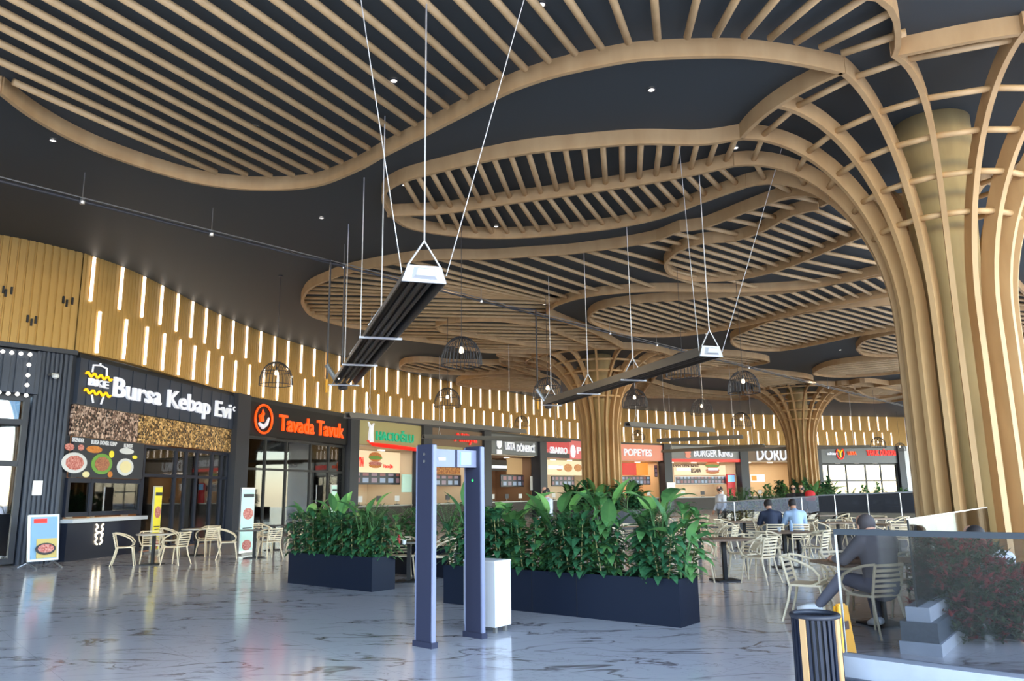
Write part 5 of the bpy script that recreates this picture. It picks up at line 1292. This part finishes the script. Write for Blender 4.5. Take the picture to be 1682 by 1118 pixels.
# ------------------------------------------------------------------ pendant cage lamps
def cage_lamp(p, label, r_=.5, h=.72):
    t = thing('cage_pendant_lamp', label, 'lamp', p, group='pendant lamps with dome shaped wire cages')
    mb = MB()
    prof = [(math.sin(PI / 2 * k / 6) * r_, h * math.cos(PI / 2 * k / 6) ** .85 if k < 6 else 0) for k in range(7)]
    for k in range(30):
        a = 2 * PI * k / 30; mb.path([p + Vector((math.cos(a) * x, math.sin(a) * x, z)) for x, z in prof], .009, 4, cap=False)
    for x, z in (prof[6], prof[4]): mb.path([p + Vector((math.cos(2 * PI * k / 30) * x, math.sin(2 * PI * k / 30) * x, z)) for k in range(30)], .011, 4, closed=True)
    mb.build('cage', 'cage_black', t)
    mb = MB(); mb.lathe(p + Vector((0, 0, h * .42)), [(.03, .0), (.06, .03), (.05, .1), (.03, .16)], 10); bl_ = mb
    mb = MB(); mb.lathe(p + Vector((0, 0, h * .42 + .16)), [(.035, 0), (.035, .1)], 8); so_ = mb.build('socket', 'cage_black', t); bl_.build('bulb', 'bulb', so_)
    mb = MB(); mb.tube(p + Vector((0, 0, h * .42 + .26)), Vector((p.x, p.y, ZC)), .008, 5); mb.build('cord', 'cage_black', t)
    mb = MB(); mb.lathe((p.x, p.y, ZC - .03), [(.07, 0), (.07, .03)], 12); mb.build('ceiling_rose', 'cage_black', t)
for (x, y, w_, lb) in ((453, 632, 54, 'wire cage lamp furthest left, in front of the LED strips'), (758, 600, 68, 'largest wire cage lamp, right of the nearest black heater'), (735, 668, 44, 'small wire cage lamp below the largest one'),
                       (900, 655, 50, 'wire cage lamp left of the middle column'), (1122, 618, 56, 'wire cage lamp behind the end cap of the second heater'), (1222, 645, 52, 'wire cage lamp left of the far column'),
                       (1043, 668, 42, 'wire cage lamp close to the right side of the middle column'), (1153, 680, 36, 'small wire cage lamp in front of the back wall, right of the middle column'),
                       (500, 680, 30, 'small wire cage lamp above the orange lettered sign'), (1218, 700, 32, 'small wire cage lamp above the grey burger sign'), (1048, 722, 22, 'tiny wire cage lamp above the salmon sign'),
                       (857, 700, 24, 'tiny wire cage lamp above the steel grey sign'), (1443, 735, 24, 'tiny wire cage lamp in front of the round orange logo sign'), (735, 712, 24, 'tiny wire cage lamp above the red lettered sign'), (1479, 740, 18, 'tiny wire cage lamp at the right end of the back wall'), (660, 718, 24, 'tiny wire cage lamp in front of the green lettering')):
    D = 1280 / w_; d = ray(x, y); tt_ = D / d.y; cage_lamp(EYE + d * tt_, lb)

# ------------------------------------------------------------------ pipes under the ceiling
t = thing('gas_pipe', 'thin dark pipe running across the whole hall just under the ceiling', 'pipe', (-5, 20, 7.8))
ZP = 7.8
pa, pb = at(-40, 287, ZP), at(1500, 671, ZP)
mb = MB(); mb.tube(pa, pb, .035, 8); mb.build('main_pipe', 'cage_black', t)
mb = MB(); mb.tube(pa + Vector((.07, -.06, .05)), pb + Vector((.07, -.06, .05)), .014, 6); mb.build('thin_pipe', 'steel_dull', t)
for x in (128, 341, 560, 788, 1000, 1078, 1230, 1360):
    k = min(range(200), key=lambda i: abs(proj(pa.lerp(pb, i / 199))[0] - x)); q = pa.lerp(pb, k / 199)
    mb = MB(); mb.tube(q, Vector((q.x, q.y, ZC)), .01, 5); h_ = mb.build('hanger_rod', 'steel_dull', t)
    mb = MB(); mb.lathe(q - Vector((0, 0, .06)), [(.05, 0), (.06, .06), (.05, .12)], 10); mb.build('clamp', 'steel', h_)
for x, y0, y1, xo, lb in ((567, 412, 600, 527, 'vertical black drop pipe beside the nearest heater'), (880, 496, 655, 832, 'vertical black drop pipe left of the middle column'), (540, 520, 690, 500, 'short vertical pipe behind the far end of the nearest heater')):
    k = min(range(200), key=lambda i: abs(proj(pa.lerp(pb, i / 199))[0] - xo)); q = pa.lerp(pb, k / 199); c_ = atY(x, y0, q.y + .4); zb = atY(x, y1, q.y + .4).z
    t = thing('drop_pipe', lb, 'pipe', c_)
    mb = MB(); mb.path([q, Vector((c_.x, c_.y, q.z)), Vector((c_.x, c_.y, q.z - .05)), Vector((c_.x, c_.y, max(zb, 4.6)))], .028, 8); mb.build('pipe', 'cage_black', t)
    mb = MB(); mb.tube(Vector((c_.x, c_.y, max(zb, 4.6))), Vector((c_.x, c_.y, max(zb, 4.6) - .35)), .03, 8); mb.build('yellow_valve', 'yellow_plastic', t)

# ------------------------------------------------------------------ downlights
dl = [(87, 231), (647, 133), (1070, 148), (889, 8), (665, 304), (528, 358), (1208, 243), (1665, 420), (1380, 575), (597, 503), (894, 500), (915, 543), (980, 545), (1120, 378), (1160, 548), (764, 608), (815, 372), (300, 120), (420, 210), (700, 560)]
for i, (x, y) in enumerate(dl):
    p = at(x, y, ZC - .02); t = thing('downlight', 'small round downlight in the ceiling, %s from the left' % ordn(1 + sorted(range(len(dl)), key=lambda j: dl[j][0]).index(i)), 'lamp', p, group='small round ceiling downlights')
    mb = MB(); mb.lathe(p, [(.05, 0), (.055, .02)], 16); mb.build('lens', 'bulb_white', t)
    mb = MB(); mb.path([p + Vector((math.cos(2 * PI * k / 16) * .07, math.sin(2 * PI * k / 16) * .07, .0)) for k in range(16)], .012, 5, closed=True); mb.build('trim_ring', 'cage_black', t)
for i, (x, y) in enumerate(((-8, 26), (-6, 34), (-2, 42), (3, 50), (10, 56), (12, 46), (8, 36), (14, 34), (18, 46), (20, 62), (26, 58), (28, 66), (2, 30), (9, 26), (-2, 24), (20, 28), (28, 42), (-6, 20))):  # warm fill lights apart from the lenses, added to brighten the deep hall
    ld = bpy.data.lights.new('warm_fill', 'AREA'); ld.shape = 'DISK'; ld.size = .5; ld.energy = 42; ld.color = (1, .72, .42); ld.spread = R(150)
    lo = bpy.data.objects.new('warm_fill', ld); COL.objects.link(lo); lo.location = (x, y, ZR - .05)

# ------------------------------------------------------------------ people
def ellipsoid(c, r, nu=14, nv=9, v0=-PI / 2, v1=PI / 2, tilt=0):
    mb = MB(); vs = []; ct, st = math.cos(tilt), math.sin(tilt)
    for j in range(nv + 1):
        v = v0 + (v1 - v0) * j / nv
        for i in range(nu):
            a = 2 * PI * i / nu; x, y, z = r[0] * math.cos(a) * math.cos(v), r[1] * math.sin(a) * math.cos(v), r[2] * math.sin(v)
            vs.append((c[0] + x, c[1] + y * ct - z * st, c[2] + y * st + z * ct))
    fs = [(j * nu + i, j * nu + (i + 1) % nu, (j + 1) * nu + (i + 1) % nu, (j + 1) * nu + i) for j in range(nv) for i in range(nu)] + [tuple(range(nu - 1, -1, -1)), tuple(nv * nu + i for i in range(nu))]
    mb.add(vs, fs); return mb
def skinned(name, m, parent, verts, edges, radii, sub=1):
    """one continuous surface grown around a skeleton: tapered limbs merged by a voxel remesh"""
    import bmesh
    radii = [max(r_) if isinstance(r_, tuple) else r_ for r_ in radii]; mb = MB()
    for v, r_ in zip(verts, radii): e_ = ellipsoid(v, (r_ * .995, r_ * .995, r_ * .995), 16, 10); mb.add(e_.v, e_.f)
    for a_, b_ in edges: mb.tube(verts[a_], verts[b_], radii[a_], 16, radii[b_])
    o = mb.build(name, m, parent, frame=1)
    bm = bmesh.new(); bm.from_mesh(o.data); bmesh.ops.recalc_face_normals(bm, faces=bm.faces); bm.to_mesh(o.data); bm.free()
    rm = o.modifiers.new('remesh', 'REMESH'); rm.mode = 'VOXEL'; rm.voxel_size = .014 if name == 'body' else .016; rm.use_smooth_shade = True
    sm = o.modifiers.new('smooth', 'SMOOTH'); sm.factor = .5; sm.iterations = 9
    return o
def person(loc, az, label, J, shirt, trousers, hair='hair', shoe='black_matte', waist=None, sleeves=True, bulk=1.0):
    t = thing('person', label, 'person', loc, R(az) - PI / 2)
    pel, spn, chs, nck, hd = J['pelvis'], J['spine'], J['chest'], J['neck'], J['head']
    V = [pel, spn, chs, nck, hd]; E = [(0, 1), (1, 2), (2, 3), (3, 4)]; Rr = [.10 * bulk, .09 * bulk, .10 * bulk, .055, .06]
    hdv = Vector(hd); up = (hdv - Vector(nck)).normalized()
    V += [tuple(hdv + up * .08), tuple(hdv + up * .16)]; E += [(4, 5), (5, 6)]; Rr[4] = .072; Rr += [.092, .075]
    for s, k in ((-1, 'l'), (1, 'r')):
        i = len(V); V += [J['sh' + k], J['el' + k], J['wr' + k]]; Rr += [.062, .046, .03]; E += [(2, i), (i, i + 1), (i + 1, i + 2)]
    for s, k in ((-1, 'l'), (1, 'r')):
        i = len(V); V += [J['hp' + k], J['kn' + k], J['an' + k], J['to' + k]]; Rr += [.085, .06, .04, .035]; E += [(0, i), (i, i + 1), (i + 1, i + 2), (i + 2, i + 3)]
    body = skinned('body', 'skin', t, V, E, Rr)
    # shirt
    V = [spn, chs, tuple(Vector(chs).lerp(Vector(nck), .75)), tuple(Vector(spn).lerp(Vector(pel), .85)), tuple(Vector(spn).lerp(Vector(chs), .5))]; E = [(0, 4), (4, 1), (1, 2), (0, 3)]; Rr = [.15 * bulk, .16 * bulk, .08, .15 * bulk, .158 * bulk]
    for k in 'lr':
        i = len(V); V += [J['sh' + k], J['el' + k], tuple(Vector(J['el' + k]).lerp(Vector(J['wr' + k]), .9 if sleeves else .1))]; Rr += [.088, .066, .048]; E += [(1, i), (i, i + 1), (i + 1, i + 2)]
    skinned('shirt', shirt, t, V, E, Rr)
    V = [pel]; E = []; Rr = [.16 * bulk]
    for k in 'lr':
        i = len(V); V += [J['hp' + k], J['kn' + k], tuple(Vector(J['kn' + k]).lerp(Vector(J['an' + k]), .9))]; Rr += [.105, .078, .06]; E += [(0, i), (i, i + 1), (i + 1, i + 2)]
    skinned('trousers', trousers, t, V, E, Rr)
    for k in 'lr':
        a_, b_ = Vector(J['an' + k]), Vector(J['to' + k]); d = (b_ - a_).normalized()
        mb = MB(); mb.path([a_ - d * .07 + Vector((0, 0, -.02)), a_ + Vector((0, 0, -.01)), a_.lerp(b_, .6), b_ + d * .05], [.042, .05, .045, .025], 10); mb.build('shoe', shoe, t, frame=1, smooth=True)
        w_, e_ = Vector(J['wr' + k]), Vector(J['el' + k]); d = (w_ - e_).normalized(); sd = d.cross(Vector((0, 0, 1)));
        if sd.length < .1: sd = Vector((1, 0, 0))
        sd.normalize(); s = -1 if k == 'l' else 1; dn = Vector((0, 0, -1))
        mb = MB(); mb.path([w_ - d * .02, w_ + d * .045, w_ + d * .09], [.026, .038, .036], 8)
        for j, (o_, l_) in enumerate(((-.03, .06), (-.01, .072), (.01, .068), (.03, .052))):
            q = w_ + d * .085 + sd * o_; mb.path([q, q + d * l_ * .5 + dn * .012, q + d * l_ * .85 + dn * .035], [.0095, .009, .007], 6)
        q = w_ + d * .02 - sd * s * .03; mb.path([q, q + d * .035 - sd * s * .025, q + d * .06 - sd * s * .03 + dn * .01], [.012, .011, .008], 6); mb.build('hand', 'skin', t, frame=1, smooth=True)
    hc = hdv + up * .085; fw = Vector((0, 1, 0)); tl = J.get('tilt', 0)
    ellipsoid(hc + Vector((0, -.016, .012)), (.102, .112, .122), v0=-.75, tilt=tl + .55).build('hair', hair, t, frame=1, smooth=True)
    for s in (-1, 1): ellipsoid(hc + Vector((s * .094, .0, -.015)), (.012, .022, .034), 8, 5).build('ear', 'skin', t, frame=1, smooth=True)
    mb = MB(); mb.path([hc + Vector((0, .088, .02)), hc + Vector((0, .118, -.02)), hc + Vector((0, .09, -.03))], [.01, .016, .01], 6); mb.build('nose', 'skin', t, frame=1, smooth=True)
    for s in (-1, 1): ellipsoid(hc + Vector((s * .033, .088, .012)), (.012, .008, .007), 8, 5).build('eye', 'cage_black', t, frame=1)
    mb = MB(); mb.path([hc + Vector((-.025, .09, -.055)), hc + Vector((0, .097, -.057)), hc + Vector((.025, .09, -.055))], .005, 5); mb.build('mouth', 'letter_brown', t, frame=1)
    return t
def sit(lean=.1, **k):
    J = dict(pelvis=(0, -.05, .56), spine=(0, -.05 + lean * .4, .76), chest=(0, -.05 + lean, .98), neck=(0, -.02 + lean * 1.3, 1.13), head=(0, .02 + lean * 1.5, 1.2),
             shl=(-.19, -.04 + lean, 1.02), shr=(.19, -.04 + lean, 1.02), ell=(-.26, .08 + lean, .80), elr=(.26, .08 + lean, .80), wrl=(-.12, .36 + lean * .6, .80), wrr=(.12, .36 + lean * .6, .80),
             hpl=(-.1, 0, .53), hpr=(.1, 0, .53), knl=(-.14, .40, .54), knr=(.14, .40, .54), anl=(-.14, .38, .1), anr=(.14, .38, .1), tol=(-.15, .52, .05), tor=(.15, .52, .05))
    J.update(k); return J
def stand(**k):
    J = dict(pelvis=(0, 0, .95), spine=(0, 0, 1.12), chest=(0, 0, 1.34), neck=(0, .0, 1.5), head=(0, .02, 1.56), shl=(-.19, 0, 1.4), shr=(.19, 0, 1.4), ell=(-.24, .02, 1.12), elr=(.24, .02, 1.12), wrl=(-.22, .16, .92), wrr=(.22, .16, .92),
             hpl=(-.1, 0, .9), hpr=(.1, 0, .9), knl=(-.11, .02, .5), knr=(.11, .02, .5), anl=(-.11, 0, .1), anr=(.11, 0, .1), tol=(-.13, .14, .05), tor=(.13, .14, .05))
    J.update(k); return J
# the man in grey, right foreground, seen from behind, one leg stretched to the left
pc = at(1440, 1042); pc.z = 0; AZ = 112
chair(pc, AZ, 'cream slatted armchair on which the man in grey sits')
person((pc.x + .11, pc.y + .05, 0), 100, 'person in grey shirt and trousers seated with back to the camera, white shoe out',
       sit(.03, tol=(-.42, 1.02, .16), anl=(-.30, .84, .2), knl=(-.2, .42, .58), wrl=(-.28, .42, .80), ell=(-.32, .16, .80), wrr=(.1, .46, .81), neck=(0, .03, 1.09), head=(0, .09, 1.14), chest=(0, -.03, .96), tilt=-.2, anr=(.14, .3, .1), tor=(.15, .46, .05)), 'cloth_grey', 'cloth_greyblue', 'hair_grey', 'shoe_white', bulk=1.3)
for x, y, sh, lb in ((1272, 914, 'cloth_navy', 'person in a navy vest seated with back to the camera at the aisle table'), (1313, 914, 'cloth_blue', 'person in a light blue shirt seated with back to the camera at the aisle table')):
    p = at(x, y); az = 88; chair(p, az, 'cream slatted armchair of the ' + ('person in the navy vest' if sh == 'cloth_navy' else 'person in the light blue shirt'))
    person((p.x, p.y, 0), az, lb, sit(.1), sh, 'cloth_black', bulk=1.05)
p = atY(1185, 830, 28.6); person((p.x, p.y, 0), 200, 'person in a white shirt standing behind the left end of the barrier', stand(), 'cloth_white', 'cloth_black')
p = atY(1305, 830, 29.2); person((p.x, p.y, 0), 250, 'person in black behind the barrier, left one of a pair beside the red bag', stand(), 'cloth_black', 'cloth_black')
p = atY(1319, 830, 29.0); person((p.x, p.y, 0), 230, 'person in black behind the barrier, right one of a pair beside the red bag', stand(), 'cloth_black', 'cloth_black')
p = atY(1330, 806, 28.8); t = thing('red_bag', 'red backpack standing behind the barrier beside the two people in black', 'bag', (p.x, p.y, 0)); mb = MB(); mb.box((p.x, p.y, .6), (.3, .3, 1.2)); mb.build('stand', 'black_matte', t); mb = MB(); mb.path([(p.x, p.y, 1.2), (p.x, p.y, 1.3), (p.x, p.y, 1.5), (p.x, p.y, 1.58)], [.14, .19, .18, .08], 12); mb.build('pack', 'cloth_red', t, smooth=True)
p = atY(899, 830, 22); person((p.x, p.y, 0), 200, 'person in a white shirt and black waistcoat standing behind the long planter', stand(), 'cloth_white', 'cloth_black')
p = atY(1652, 930, 9.0); J = sit(.22); J = {k: ((v[0], v[1], max(.05, v[2] - .2)) if isinstance(v, tuple) else v) for k, v in J.items()}
person((p.x, p.y, 0), 100, 'dark haired person in a pale top, crouched low behind the red bush', J, 'cloth_white', 'cloth_black')
t = thing('low_stool', 'low dark stool under the crouched person behind the red bush', 'stool', (p.x, p.y, 0)); mb = MB(); mb.lathe((p.x, p.y, 0), [(.14, 0), (.05, .02), (.05, .2), (.16, .2), (.16, .24)], 16); mb.build('seat', 'charcoal', t)
